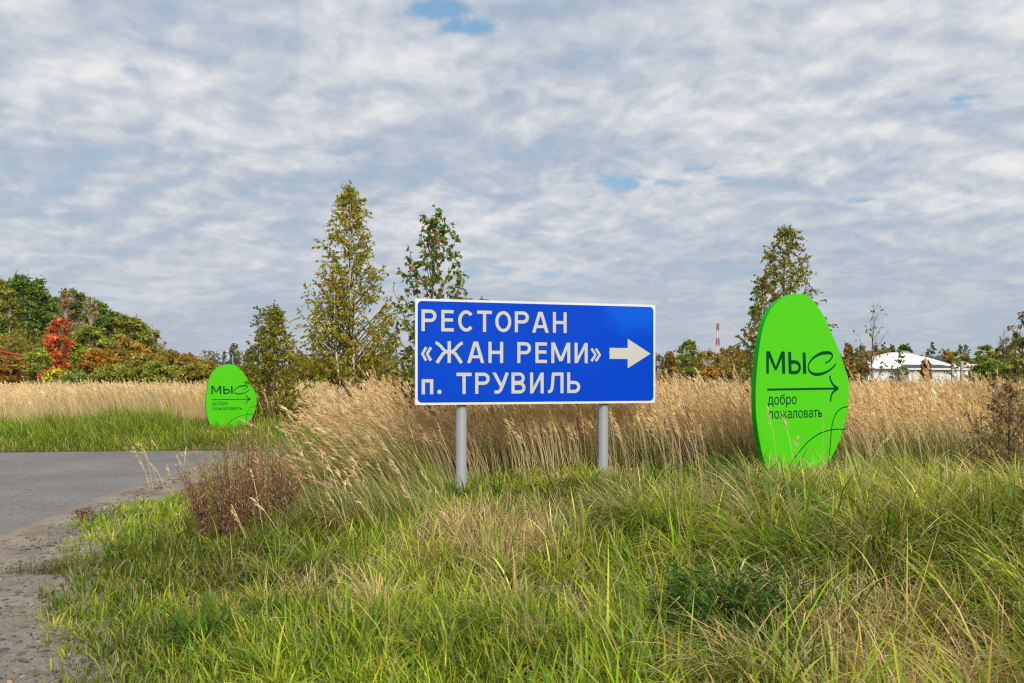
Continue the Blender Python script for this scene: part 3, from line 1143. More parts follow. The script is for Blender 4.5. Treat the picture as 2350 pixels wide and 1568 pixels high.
# ------------------------------------------------------------------ tall tan reed grass
def reeds(bag, X, Y, Ht, lean, az, nb, sw, plume, K=3, colr=TAN):
    N = len(X)
    curve = .15 + .35 * rng.random(N)
    Z = height(X, Y)
    tone = jitter(colr, N, .06, .16)
    gr = sstep(.5, .75, fbm(X + 70, Y, 2.0))[:, None]
    tone = tone * (1 - .18 * gr)
    t = (np.arange(K) + .5) / K
    th = lean[:, None] + curve[:, None] * t[None, :] ** 1.8
    sg = (Ht / K)[:, None]
    cx = np.concatenate([np.zeros((N, 1)), np.cumsum(np.sin(th) * sg, 1)], 1)
    cz = np.concatenate([np.zeros((N, 1)), np.cumsum(np.cos(th) * sg, 1)], 1)
    dirx, diry = np.cos(az)[:, None], np.sin(az)[:, None]
    ctr = np.stack([X[:, None] + dirx * cx, Y[:, None] + diry * cx, Z[:, None] + cz], -1)
    # stem ribbon
    phi = rng.normal(0, .5, N)
    side = np.stack([np.cos(phi), np.sin(phi), np.zeros(N)], -1)[:, None, :] * (sw * .5)
    V = np.stack([ctr - side, ctr + side], 2).reshape(N, 2 * (K + 1), 3)
    base = []
    for k in range(K):
        base += [(2 * k, 2 * k + 1, 2 * k + 3), (2 * k, 2 * k + 3, 2 * k + 2)]
    T = (np.arange(N) * 2 * (K + 1))[:, None, None] + np.array(base)[None]
    C = np.repeat((tone * .92)[:, None, :], 2 * (K + 1), 1)
    bag.add(V.reshape(-1, 3), T.reshape(-1, 3), C.reshape(-1, 3))
    # plume
    if nb:
        M = N * nb
        i = np.repeat(np.arange(N), nb)
        f = rng.random(M)
        tip, pre = ctr[i, K], ctr[i, K - 1]
        ax = tip - pre
        ax /= np.linalg.norm(ax, axis=1, keepdims=True)
        pl_ = plume[i]
        start = tip - ax * (pl_ * (f * 1.05 - .12))[:, None]
        o = rng.normal(0, 1, (M, 3))
        o -= ax * np.sum(o * ax, 1, keepdims=True)
        o /= np.linalg.norm(o, axis=1, keepdims=True) + 1e-9
        o[:, 0] -= .35
        spread = .16 + .30 * rng.random(M) * (.35 + f)
        dr = ax + o * spread[:, None]
        dr /= np.linalg.norm(dr, axis=1, keepdims=True)
        ln = pl_ * (.22 + .26 * rng.random(M)) * (.55 + .6 * np.sin(np.pi * np.clip(f, .08, .95)))
        mid = start + dr * (ln * .45)[:, None]
        end = start + dr * ln[:, None] + np.array((-.12, 0, -.10)) * ln[:, None]
        wv = np.cross(dr, rng.normal(0, 1, (M, 3)))
        wv /= np.linalg.norm(wv, axis=1, keepdims=True) + 1e-9
        wv *= (ln * (.060 + .04 * rng.random(M)) * (1.0 if nb > 12 else 1.3))[:, None]
        V = np.stack([start, mid - wv, end, mid + wv], 1)
        T = (np.arange(M) * 4)[:, None, None] + np.array([(0, 1, 2), (0, 2, 3)])[None]
        C = np.repeat((tone[i] * (.85 + .4 * rng.random((M, 1))) * np.array((1.04, 1.0, .98)))[:, None, :], 4, 1)
        bag.add(V.reshape(-1, 3), T.reshape(-1, 3), C.reshape(-1, 3))


def tan_front(X):
    return 9.85 - .75 * np.exp(-((X + 1.35) / .65) ** 2) - .32 * sstep(-.9, -.3, X) * sstep(1.9, 1.2, X) * (1 - .5 * np.clip(X, 0, 1)) + .42 * np.maximum(0, X - 3.3) + .5 * (vnoise(X, X * 0, .9) - .5) + .25 * sstep(-1.6, -3, X)


def tan_left(Y):
    return np.interp(Y, [9, 10.5, 13, 17, 22, 26], [-1.45, -1.60, -2.1, -3.0, -4.4, -5.4])


def lean_field(X, Y):
    l = .16 + .50 * sstep(.2, -1.8, X - .0) * sstep(16, 10.5, Y) + .10 * sstep(2, 6, X)
    return np.clip(l + rng.normal(0, .13, len(X)), .0, .9)


bag = Bag()
for (n, y0, y1, nb, sw, pl0, K) in ((13000, 9.0, 13.0, 15, .0045, .20, 3), (13500, 13.0, 21.0, 7, .007, .23, 2), (11500, 21.0, 36.0, 6, .012, .28, 2)):
    Y = y0 + (y1 - y0) * rng.random(n)
    X = -.36 * Y + (.72 + .36) * Y * rng.random(n)
    k = (Y > tan_front(X)) & (X > tan_left(Y) + .25 * rng.normal(0, 1, n)) & (np.hypot(X - pl.x, Y - pl.y) > .8)
    k &= rng.random(n) < (.55 + .6 * fbm(X, Y, .8))
    X, Y = X[k], Y[k]
    n = len(X)
    Ht = (1.33 + .16 * (fbm(X, Y, 2.2) - .5) - height(X, Y)) * np.exp(rng.normal(-.03, .13, n)) * (1 + .15 * sstep(.25, .55, lean_field(X, Y) * 1.0))
    rank = sstep(0, .5, Y - tan_front(X))
    Ht *= .86 + .14 * rank
    reeds(bag, X, Y, Ht, lean_field(X, Y), np.pi + rng.normal(0, .6, n), nb, sw, pl0 * (.75 + .5 * rng.random(n)), K)
n = 1500
X = -2.0 + 8.0 * rng.random(n)
fr = tan_front(X)
Y = fr - 1.0 * rng.random(n) ** 2.2
k = (np.hypot(X - pl.x, Y - pl.y) > .75) & (rng.random(n) < sstep(.35, .6, fbm(X, Y, .5)))
k &= ~((X > -1.05) & (X < 1.65) & (Y < 8.9 + .3 * X + .35))
X, Y = X[k], Y[k]
n = len(X)
reeds(bag, X, Y, .55 + .40 * rng.random(n), lean_field(X, Y), np.pi + rng.normal(0, .4, n), 16, .0045, .16 * (.75 + .5 * rng.random(n)), 3)
reed_near = bag.build('reed_grass', M_straw)
tag(reed_near, 'tall tan feathery reed grass filling the field behind the signs', 'reed grass', kind='stuff')

bag = Bag()
n = 12500
Y = 23.2 + 14 * rng.random(n) ** 1.2
X = -.80 * Y + (.80 - .14) * Y * rng.random(n)
k = (Y > 23.6 + .9 * (fbm(X, Y * 0, 1.5) - .5) + 1.6 * blob(X, Y * 0, -5.6, 0, 1.2, 9)) & ((X < tan_left(Y) - .4) | (Y > 26))
X, Y = X[k], Y[k]
n = len(X)
Ht = 1.12 * np.exp(rng.normal(0, .09, n)) + .14 * (fbm(X, Y, 2.5) - .5)
reeds(bag, X, Y, Ht, np.clip(.16 + rng.normal(0, .08, n), 0, .5), np.pi + rng.normal(0, .4, n), 5, .011, .26 * (.75 + .5 * rng.random(n)), 2, TAN * np.array((1.04, 1.03, 1.0)))
tag(bag.build('reed_grass', M_straw), 'tall tan reed grass strip behind the green bank across the road', 'reed grass', kind='stuff')

# a few single plumes standing in front of the large green sign and at the road
bag = Bag()
X = np.array([2.55, 2.72, 2.50, 3.30, 2.85])
Y = np.array([8.15, 8.10, 8.05, 8.2, 8.0])
reeds(bag, X, Y, np.array([.86, .82, .60, .74, .5]), np.array([.04, .10, .30, .34, .2]), np.array([2.9, 3.0, .2, .1, 3.0]), 22, .004, np.array([.17, .17, .17, .16, .1]), 4, TAN * .95)
tag(bag.build('reed_stalks', M_straw), 'thin tan reed stalks standing in front of the large green sign', 'reed grass', kind='stuff')
bag = Bag()
n = 60
X = -5.6 + 1.9 * rng.random(n)
Y = 11.6 + 8 * rng.random(n)
X = np.maximum(X, verge(Y) + .15)
k = np.abs(X / Y + .329) > .038
X, Y = X[k], Y[k]
n = len(X)
reeds(bag, X, Y, .35 + .35 * rng.random(n), .15 + .3 * rng.random(n), np.pi + rng.normal(0, .8, n), 14, .006, .13 + .06 * rng.random(n), 3, TAN)
n = 46
X = -2.3 + 1.7 * rng.random(n)
Y = 7.0 + 1.6 * rng.random(n)
reeds(bag, X, Y, .40 + .40 * rng.random(n), .15 + .45 * rng.random(n), np.pi + rng.normal(0, .7, n), 16, .0045, .11 + .07 * rng.random(n), 4, TAN)
tag(bag.build('reed_stalks', M_straw), 'scattered loose reed stalks around the dry brown bush', 'reed grass', kind='stuff')


# ------------------------------------------------------------------ trees
def unit(v):
    return v / (np.linalg.norm(v, axis=-1, keepdims=True) + 1e-9)


def leaf_set(bag, P0, axis, size, asp, C, fold=.25):
    n = len(P0)
    axis = unit(axis)
    r = rng.normal(0, 1, (n, 3))
    s = unit(np.cross(axis, r))
    nn = np.cross(axis, s)
    L = size[:, None]
    mid = P0 + axis * L * .42 - nn * L * fold * .3
    V = np.stack([P0, mid + s * L * asp * .5, P0 + axis * L, mid - s * L * asp * .5], 1)
    T = (np.arange(n) * 4)[:, None, None] + np.array([(0, 1, 2), (0, 2, 3)])[None]
    bag.add(V.reshape(-1, 3), T.reshape(-1, 3), np.repeat(C[:, None, :], 4, 1).reshape(-1, 3))


def bez(a, b, c, n):
    t = np.linspace(0, 1, n)[:, None]
    return a * (1 - t) ** 2 + 2 * b * t * (1 - t) + c * t * t


def pick(palette, n, zrel=None):
    cs = np.array([p[0] for p in palette], float)
    w = np.array([p[1] for p in palette], float)
    i = rng.choice(len(cs), n, p=w / w.sum())
    return jitter(cs[i] * 1.75, n, .08, .20)


def near_tree(name, label, cat, base, H, prof, nb, twigs, lpt, lsize, palette, r0, bark, up=1.1, droop=.35, z0=.25, lean=(0, 0), group=None,
              top_sparse=.35, asp=.8, twig_len=.30, zbias=1.22, leafmat=None, wob=.02, leader=True):
    """trunk with limbs and twigs and a crown of separate leaves"""
    root = empty(name, base)
    tag(root, label, cat, group)
    zt = np.linspace(0, 1, 12)
    trunk = np.stack([lean[0] * zt ** 1.2 + wob * np.sin(zt * 7 + 1) * zt, lean[1] * zt + wob * np.cos(zt * 5) * zt, zt * H - .15 * (zt == 0)], 1)
    tb = Bag()
    tb.tube(trunk, r0 * (1 - zt) ** .8 + .004, 8)
    tb.build('trunk', bark, root, True)
    at_z = lambda z: np.array([np.interp(z, trunk[:, 2], trunk[:, 0]), np.interp(z, trunk[:, 2], trunk[:, 1]), z])
    bb, lb = Bag(), Bag()
    LP, LA, LZ = [], [], []
    for k in range(nb):
        f = (k + rng.random()) / nb
        ztip = H * (z0 + (1 - z0) * f ** zbias)
        Rr = prof(ztip) * (.45 + .66 * rng.random())
        a = k * 2.39996 + rng.normal(0, .3)
        zs = max(ztip - Rr * up * (.7 + .5 * rng.random()), z0 * H * .55)
        s = at_z(min(zs, H * .97))
        c = at_z(min(ztip, H * .99))
        tip = np.array([c[0] + math.cos(a) * Rr, c[1] + math.sin(a) * Rr, ztip])
        m = s * .45 + tip * .55 + np.array([math.cos(a), math.sin(a), 0]) * Rr * .12 + np.array([0, 0, .08 * Rr])
        br = bez(s, m, tip, 7)
        bl = np.linalg.norm(tip - s)
        rad = max(.004, min(r0 * .45, .011 * bl + .002))
        bb.tube(br, np.linspace(rad, .0022, 7), 4, cap=False)
        for j in range(twigs):
            t = .28 + .72 * (j + rng.random()) / twigs
            p = np.array([np.interp(t * 6, np.arange(7), br[:, q]) for q in range(3)])
            dvec = unit(br[min(6, int(t * 6) + 1)] - br[max(0, int(t * 6) - 1)])
            dv = unit(dvec * .7 + rng.normal(0, .55, 3))
            ln = twig_len * (.5 + .8 * rng.random()) * (1.15 - .5 * t)
            e = p + dv * ln - np.array([0, 0, droop * ln])
            tw = bez(p, p + dv * ln * .5, e, 4)
            bb.tube(tw[[0, 1, 3]], [.003, .0022, .0014], 3, cap=False)
            nl = rng.poisson(lpt * (1 - top_sparse * f))
            if nl:
                tt = rng.random(nl) ** .8
                q = np.stack([np.interp(tt * 3, np.arange(4), tw[:, w]) for w in range(3)], 1)
                LP.append(q)
                LA.append(unit(rng.normal(0, .6, (nl, 3)) + dv * .4 + np.array([0, 0, -.75])))
    if leader:
        nl = int(lpt * 2.2)
        q = trunk[-1] - np.array([0, 0, 1]) * (rng.random(nl) ** 1.3 * H * .10)[:, None]
        LP.append(q)
        LA.append(unit(rng.normal(0, .8, (nl, 3)) + np.array([0, 0, -.4])))
    LP, LA = np.concatenate(LP), np.concatenate(LA)
    n = len(LP)
    leaf_set(lb, LP, LA, lsize * np.exp(rng.normal(0, .22, n)), asp, pick(palette, n))
    bb.build('branches', M_twig, root)
    lb.build('crown', leafmat or M_leaf, root)
    return root


def prof_of(pts):
    zs = [p[0] for p in pts]
    rs = [p[1] for p in pts]
    return lambda z: float(np.interp(z, zs, rs))


BIRCH = [((.185, .200, .016), 5), ((.125, .160, .014), 3.5), ((.290, .235, .017), 3.4), ((.280, .150, .016), 1.2), ((.360, .250, .018), .9)]
SAPL = [((.055, .100, .014), 5), ((.085, .130, .018), 4), ((.150, .150, .020), 2), ((.30, .16, .02), .7), ((.24, .08, .02), .4)]

bp = at(816, HY, 16.0)
gz = float(height(bp.x, bp.y))
near_tree('birch_tree', 'tall slender birch with yellowing leaves and white trunk left of the blue sign', 'birch tree', (bp.x, bp.y, gz), 4.98,
          prof_of([(1.2, .6), (1.6, 1.12), (2.2, 1.18), (3.0, .95), (3.6, .68), (4.2, .36), (4.6, .18), (4.98, .02)]), 118, 9, 17.0, .043, BIRCH, .042, M_birch,
          up=1.15, z0=.38, lean=(-.14, 0), twig_len=.32, wob=.04)
bp = at(792, HY, 15.6)
gz = float(height(bp.x, bp.y))
near_tree('birch_tree', 'thin leaning birch stem with lower crown just left of the tall birch', 'birch tree', (bp.x, bp.y, gz), 3.35,
          prof_of([(1.2, .5), (1.6, .82), (2.0, .78), (2.6, .55), (3.35, .04)]), 50, 8, 13.5, .043, BIRCH, .030, M_birch,
          up=.9, z0=.50, lean=(-.28, .1), twig_len=.3, wob=.05)
bp = at(994, HY, 10.9)
gz = float(height(bp.x, bp.y))
near_tree('birch_sapling', 'young birch with large sparse green leaves rising behind the blue sign', 'sapling', (bp.x, bp.y, gz), 3.28,
          prof_of([(.8, .35), (1.3, .62), (1.9, .68), (2.35, .62), (2.8, .48), (3.1, .2), (3.28, .02)]), 64, 7, 9.0, .056, SAPL, .016, M_bark,
          up=1.9, droop=.15, z0=.30, twig_len=.24, top_sparse=.25, asp=.75, wob=.03, zbias=1.0)
bp = at(1802, HY, 18.0)
gz = float(height(bp.x, bp.y))
near_tree('birch_tree', 'slender olive green birch rising behind the large green sign', 'birch tree', (bp.x, bp.y, gz), 4.36,
          prof_of([(1.0, .5), (1.7, .88), (2.4, .92), (3.0, .74), (3.6, .48), (4.0, .30), (4.36, .04)]), 104, 9, 17.5, .046,
          [((.150, .160, .016), 5), ((.110, .125, .014), 4), ((.22, .18, .02), 2), ((.22, .12, .02), .5)], .032, M_birch, up=1.1, z0=.3, twig_len=.32, wob=.03)
bp = at(1752, HY, 12.2)
gz = float(height(bp.x, bp.y))
near_tree('birch_sapling', 'young sapling with green and orange leaves peeking out left of the large green sign', 'sapling', (bp.x, bp.y, gz), 2.62,
          prof_of([(.5, .3), (1.0, .44), (1.6, .42), (2.2, .26), (2.62, .03)]), 34, 6, 7.5, .066, SAPL + [((.26, .09, .02), 2)], .014, M_bark,
          up=1.4, droop=.25, z0=.25, twig_len=.22, asp=.85)
bp = at(628, HY, 25.0)
near_tree('pear_bush', 'bushy wild pear with pointed shoots beside the small green sign', 'bush', (bp.x, bp.y, .05), 3.55,
          prof_of([(0, .9), (.8, 1.12), (1.6, 1.08), (2.2, .84), (2.8, .52), (3.2, .24), (3.55, .02)]), 170, 7, 20.0, .058,
          [((.140, .155, .014), 5), ((.100, .125, .012), 3.5), ((.25, .21, .017), 2.8), ((.34, .20, .015), .5)], .04, M_bark, up=1.0, droop=.1, z0=.04, twig_len=.34, leader=True)
bp = at(594, HY, 25.2)
near_tree('pear_bush', 'narrow upright pear shoot left of the bushy wild pear', 'bush', (bp.x, bp.y, .05), 3.62,
          prof_of([(0, .3), (1.2, .42), (2.2, .34), (3.0, .18), (3.62, .02)]), 44, 5, 7.0, .062,
          [((.075, .095, .012), 5), ((.050, .080, .010), 4), ((.20, .10, .02), 1)], .025, M_bark, up=1.6, droop=.1, z0=.08, twig_len=.26)

# thin shrubs and weeds in the field on the right
bp = at(2002, HY, 27.0)
near_tree('bare_birch', 'nearly leafless thin birch standing in front of the white house', 'birch tree', (bp.x, bp.y, .15), 3.65,
          prof_of([(.6, .5), (1.6, .85), (2.4, .62), (3.0, .42), (3.65, .03)]), 40, 5, .75, .09, [((.06, .09, .015), 3), ((.12, .10, .03), 2)], .026, M_twig,
          up=1.9, z0=.2, twig_len=.42, droop=-.1, top_sparse=0, wob=.06)
bp = at(2062, HY, 25.0)
near_tree('willow_shrub', 'small leafy willow shrub in the tan grass before the white house', 'shrub', (bp.x, bp.y, .15), 2.15,
          prof_of([(.4, .25), (1.2, .5), (1.7, .38), (2.15, .04)]), 30, 5, 4.5, .075, [((.07, .11, .016), 4), ((.11, .13, .02), 2)], .016, M_twig, up=1.5, z0=.2, twig_len=.3)
bp = at(2195, HY, 30.0)
near_tree('willow_shrub', 'sparse low shrub at the right corner of the white house', 'shrub', (bp.x, bp.y, .15), 1.95,
          prof_of([(.4, .4), (1.2, .7), (1.6, .5), (1.95, .04)]), 26, 5, 3.0, .085, [((.06, .09, .016), 4), ((.11, .12, .02), 2)], .016, M_twig, up=1.3, z0=.2, twig_len=.34)
for (x, Yd, Hh, lab) in ((1572, 10.1, .82, 'thin willow shoot with narrow green leaves right of the blue sign'),
                         (1500, 10.0, .62, 'low dark leafed willow shoot behind the right sign post')):
    bp = at(x, HY, Yd)
    gz = float(height(bp.x, bp.y))
    near_tree('willow_shoot', lab, 'weed', (bp.x, bp.y, gz), Hh, prof_of([(0, .12), (.5, .28), (.82, .05)]), 9, 3, 3.6, .085,
              [((.035, .075, .016), 4), ((.055, .10, .02), 3)], .005, M_twig, up=2.2, droop=.0, z0=.3, twig_len=.14, asp=.28)
# dry weeds at the right edge of the picture
bp = at(2316, HY, 8.9)
gz = float(height(bp.x, bp.y))
near_tree('dry_weed_bush', 'withered brown weed bush at the right edge among the tan grass', 'bush', (bp.x, bp.y, gz), 1.02,
          prof_of([(0, .30), (.4, .46), (.75, .40), (1.02, .08)]), 60, 7, 9.0, .052, [((.22, .145, .075), 5), ((.32, .22, .12), 3), ((.11, .07, .04), 3), ((.09, .095, .025), 1)], .008,
          M_twig, up=1.7, droop=.15, z0=.05, twig_len=.2, asp=.36, top_sparse=.4)
bp = at(2352, HY, 12.0)
gz = float(height(bp.x, bp.y))
near_tree('willow_shrub', 'tall dark weed with brown tops at the far right edge', 'shrub', (bp.x, bp.y, gz), 1.98,
          prof_of([(0, .3), (.8, .52), (1.4, .40), (1.98, .05)]), 44, 5, 6.0, .075, [((.05, .07, .016), 4), ((.13, .085, .04), 4), ((.08, .10, .02), 2)], .014,
          M_twig, up=1.8, droop=.1, z0=.1, twig_len=.24, asp=.4)

# dry fireweed bush by the road
bp = at(566, HY, 7.75)
gz = float(height(bp.x, bp.y))
root = empty('dry_fireweed_bush', (bp.x, bp.y, gz))
tag(root, 'withered reddish brown fireweed bush at the road verge', 'bush')
sb, fb = Bag(), Bag()
FP, FA, FS = [], [], []
lobes = [(-.40, -.05, .62), (-.26, .08, .74), (-.12, -.10, .92), (.02, .06, 1.02), (.12, -.06, .98), (.26, .08, .90), (.36, -.04, .78), (-.02, -.18, .62), (.20, -.16, .66), (-.48, .05, .45), (.46, .02, .58)]
for (lx, ly, lh) in lobes:
    for k in range(13):
        b0 = np.array([lx * .75 + rng.normal(0, .05), ly + rng.normal(0, .05), -.05])
        hh = lh * (.62 + .48 * rng.random())
        top = np.array([lx * 1.05 + rng.normal(0, .085) - .03, ly * 1.2 + rng.normal(0, .07), hh])
        st = bez(b0, b0 * .5 + top * .5 + np.array([0, 0, .06]), top, 6)
        sb.tube(st, np.linspace(.0042, .0014, 6), 3, cap=False)
        m = 92
        t = np.clip(.12 + .90 * rng.random(m) ** .8, 0, 1)
        q = np.stack([np.interp(t * 5, np.arange(6), st[:, w]) for w in range(3)], 1) + rng.normal(0, .022, (m, 3))
        pal_ = [((.205, .110, .062), 5), ((.150, .072, .038), 4), ((.27, .175, .108), 4), ((.40, .31, .23), 1.3), ((.075, .04, .022), 1.2)]
        cc = pick(pal_, m)
        blade_set(fb, q, .035 + .055 * rng.random(m), .0030 + .0035 * rng.random(m), rng.random(m) * 6.283, .1 + 1.1 * rng.random(m), 1.2 + 2.2 * rng.random(m), 3, cc, cc * 1.15)
sb.build('stems', M_twig, root)
fb.build('dry_seed_heads', M_straw, root)

# feathery tansy clump, bottom right
bp = at(1670, HY, 4.35)
gz = float(height(bp.x, bp.y))
root = empty('tansy_clump', (bp.x, bp.y, gz))
tag(root, 'dark green feathery leaved tansy clump in the lower right grass', 'weed')
sb, fb = Bag(), Bag()
FP, FA = [], []
for k in range(95):
    b0 = np.array([rng.normal(0, .17), rng.normal(0, .14), 0.0])
    a = rng.random() * 6.283
    ln = .34 + .22 * rng.random()
    e = b0 + np.array([math.cos(a) * ln * .38, math.sin(a) * ln * .38, ln * .86])
    st = bez(b0, b0 * .6 + e * .4 + np.array([0, 0, .12]), e, 6)
    sb.tube(st, np.linspace(.003, .0012, 6), 3, cap=False)
    for j in range(26):
        t = .30 + .70 * j / 26
        p = np.array([np.interp(t * 5, np.arange(6), st[:, w]) for w in range(3)])
        d = unit(st[5] - st[3])
        s = unit(np.cross(d, rng.normal(0, .3, 3) + np.array([0, 0, 1])))
        for q in (-1, 1):
            FP.append(p)
            FA.append(d * .5 + s * q + rng.normal(0, .15, 3))
FP, FA = np.array(FP), np.array(FA)
leaf_set(fb, FP, FA, .030 + .022 * rng.random(len(FP)), .32, pick([((.038, .085, .009), 5), ((.055, .115, .012), 4), ((.022, .050, .007), 3)], len(FP)))
sb.build('stems', M_twig, root)
fb.build('leaves', M_leaf, root)

# red leaved seedling, bottom right corner; reddish tuft on the sand
for (x, Yd, lab, hgt, nn) in ((2150, 4.25, 'small red leaved seedling in the lower right corner', .34, 60),
                              (190, 9.3, 'little reddish weed at the edge of the sand', .16, 90)):
    bp = at(x, HY, Yd)
    gz = float(height(bp.x, bp.y))
    root = empty('red_seedling', (bp.x, bp.y, gz))
    tag(root, lab, 'weed')
    sb, fb = Bag(), Bag()
    sb.tube([(0, 0, -.02), (.01, 0, hgt * .6), (0, .01, hgt)], [.003, .0025, .0015], 4)
    q = np.stack([rng.normal(0, .05, nn), rng.normal(0, .05, nn), hgt * (.4 + .6 * rng.random(nn))], 1)
    leaf_set(fb, q, rng.normal(0, 1, (nn, 3)), .03 + .03 * rng.random(nn), .4, pick([((.16, .045, .035), 4), ((.13, .07, .04), 3), ((.10, .10, .025), 3)], nn))
    sb.build('stem', M_twig, root)
    fb.build('leaves', M_leaf, root)


# ------------------------------------------------------------------ wood and single trees farther off
def far_tree(name, label, cat, x, ytop, hw, Yd, palette, shape='round', ybase=None, n=3200, lsize=.2, trunk=.09, bark=None, bare=0.0, group=None,
             clumps=46, gapiness=0.25, mat=None, trunk_top=.75):
    top = at(x, ytop, Yd)
    base = Vector((top.x, top.y, .1))
    H = top.z - .1
    Rw = hw / FPX * Yd
    zb = H * .16 if ybase is None else max(.1, at(x, ybase, Yd).z - .1)
    root = empty(name, base)
    tag(root, label, cat, group)
    tb = Bag()
    zt = np.linspace(0, 1, 7)
    wob = np.stack([.05 * Rw * np.sin(zt * 5 + x), .05 * Rw * np.cos(zt * 4), zt * H * trunk_top - .2 * (zt == 0)], 1)
    tb.tube(wob, trunk * (1.05 - .8 * zt), 7)
    tb.build('trunk', bark or M_bark, root, True)

    def env(f):
        if shape == 'cone':
            return (1 - f) ** .8 * .95 + .05
        if shape == 'column':
            return max(.05, math.sin(math.pi * (0.12 + .86 * f)) ** .45 * (1 - .25 * f))
        if shape == 'birch':
            return max(.08, math.sin(math.pi * (.14 + .84 * f)) ** .8)
        return max(.10, math.sin(math.pi * (.10 + .86 * f)) ** .55)
    cb, lb = Bag(), Bag()
    lsize = lsize * .82
    per = int(n * 1.35) // clumps
    for k in range(clumps):
        f = rng.random() ** .85
        rr = Rw * env(f) * (.35 + .62 * math.sqrt(rng.random()))
        a = rng.random() * 6.283
        c = np.array([math.cos(a) * rr, math.sin(a) * rr * .8, zb + (H - zb) * (f * .93 + .02)])
        s = np.array([0, 0, max(.2, c[2] - rr * (.9 + .5 * rng.random()))])
        s[2] = min(s[2], H * trunk_top * .90)
        s[0], s[1] = np.interp(s[2], wob[:, 2], wob[:, 0]), np.interp(s[2], wob[:, 2], wob[:, 1])
        cb.tube(bez(s, s * .4 + c * .6 + np.array([0, 0, -.06 * rr]), c, 4), [trunk * .36, trunk * .25, trunk * .16, trunk * .07], 4, cap=False)
        if bare:
            for q in range(9):
                e = c + np.array([rng.normal(0, .28) * Rw, rng.normal(0, .25) * Rw, rng.normal(.12, .2) * Rw + .1])
                cb.tube(bez(c * .8 + s * .2, c + rng.normal(0, .08, 3) * Rw, e, 3), [trunk * .13, trunk * .08, trunk * .03], 3, cap=False)
        if rng.random() < bare:
            continue
        cr = (.20 + .20 * rng.random()) * Rw * (.65 if shape in ('cone', 'column') else 1) * (1 - .45 * f) + lsize * .4
        dv = unit(rng.normal(0, 1, (per, 3)))
        dv[:, 2] = np.where(dv[:, 2] < -.3, -dv[:, 2] * .6, dv[:, 2])
        rad = cr * (.20 + 1.0 * rng.random((per, 1)))
        if gapiness:
            rad *= np.where(rng.random((per, 1)) < gapiness, 1.45, 1)
        q = c + dv * rad * np.array((1, 1, .82))
        ax = unit(rng.normal(0, 1, (per, 3)) - dv * .2)
        tone = np.exp(rng.normal(0, .16))
        C = pick(palette, 1)[0] * .30 + pick(palette, per) * .70
        leaf_set(lb, q, ax, lsize * np.exp(rng.normal(0, .3, per)), .75, C * tone * 1.45)
    cb.build('limbs', bark or M_bark, root)
    if lb.n:
        lb.build('crown', mat or M_farleaf, root)
    return root


OAK = [((.055, .090, .016), 5), ((.035, .062, .012), 4), ((.090, .115, .018), 2)]
OLIVE = [((.110, .115, .018), 5), ((.075, .085, .016), 4), ((.150, .120, .018), 2)]
WILLOW = [((.120, .130, .016), 5), ((.085, .105, .014), 4)]
RUST = [((.150, .090, .030), 4), ((.105, .070, .028), 4), ((.19, .125, .035), 2)]
RED = [((.24, .046, .013), 5), ((.17, .026, .009), 3), ((.30, .090, .024), 3.5), ((.36, .18, .10), 1.4), ((.12, .08, .016), 1.2)]
ORANGE = [((.20, .090, .012), 4), ((.155, .080, .013), 4), ((.115, .090, .016), 5), ((.25, .135, .016), 1.5)]
MIXED = [((.105, .100, .016), 5), ((.155, .100, .018), 3), ((.075, .085, .014), 3), ((.22, .105, .016), 1)]
YELLOW = [((.34, .25, .016), 3), ((.155, .150, .018), 4), ((.08, .11, .016), 3)]
CONIF = [((.035, .058, .028), 5), ((.05, .072, .034), 3)]
PINE = [((.070, .085, .050), 5), ((.090, .105, .062), 3)]
THUJA = [((.060, .065, .012), 4), ((.130, .060, .014), 4), ((.19, .070, .018), 2)]

TW = 'trees of the wood on the left'
far_tree('oak_tree', 'largest dark green leafy tree of the wood, near the left edge', 'tree', 62, 630, 72, 78, OAK, n=9000, clumps=95, lsize=.27, group=TW)
far_tree('birch_tree', 'yellowing birch at the very left edge of the wood', 'tree', -6, 634, 44, 76, OLIVE, 'birch', n=4600, clumps=60, lsize=.24, bark=M_palebark, group=TW)
far_tree('oak_tree', 'dark tree trunked green tree behind the left edge birch', 'tree', -70, 628, 70, 84, OAK, n=5000, clumps=70, lsize=.27, group=TW)
far_tree('birch_tree', 'drooping olive birch in front of the large dark green tree', 'tree', 22, 660, 36, 70, OLIVE, 'birch', n=3400, clumps=48, lsize=.22, bark=M_palebark, group=TW)
far_tree('oak_tree', 'green tree behind the brown birches of the wood', 'tree', 172, 660, 52, 84, OAK, n=5600, clumps=64, lsize=.27, group=TW)
far_tree('birch_tree', 'rusty brown birch with pale stem beside the large dark tree', 'tree', 152, 662, 32, 74, RUST, 'birch', n=2600, clumps=44, lsize=.2, bark=M_palebark, bare=.15, group=TW)
far_tree('oak_tree', 'small green tree top behind the bare white stemmed birch', 'tree', 226, 688, 38, 86, OAK, n=3600, clumps=46, lsize=.27, group=TW)
far_tree('birch_tree', 'thin crowned brown birch with visible white trunk in the wood', 'tree', 210, 672, 32, 72, RUST, 'birch', n=1500, clumps=44, lsize=.17, bark=M_palebark, bare=.4,
         trunk=.16, group=TW, trunk_top=.95)
far_tree('oak_tree', 'green tree between the bare birch and the olive oak', 'tree', 258, 712, 34, 80, OAK, n=3600, clumps=46, lsize=.26, group=TW)
far_tree('oak_tree', 'broad olive brown oak sloping down at the wood edge', 'tree', 300, 722, 46, 76, OLIVE, n=5200, clumps=64, lsize=.24, group=TW)
far_tree('oak_tree', 'sparse small oak at the right end of the wood with sky gaps', 'tree', 346, 752, 30, 74, OLIVE, n=2400, clumps=36, lsize=.22, gapiness=.4, group=TW)
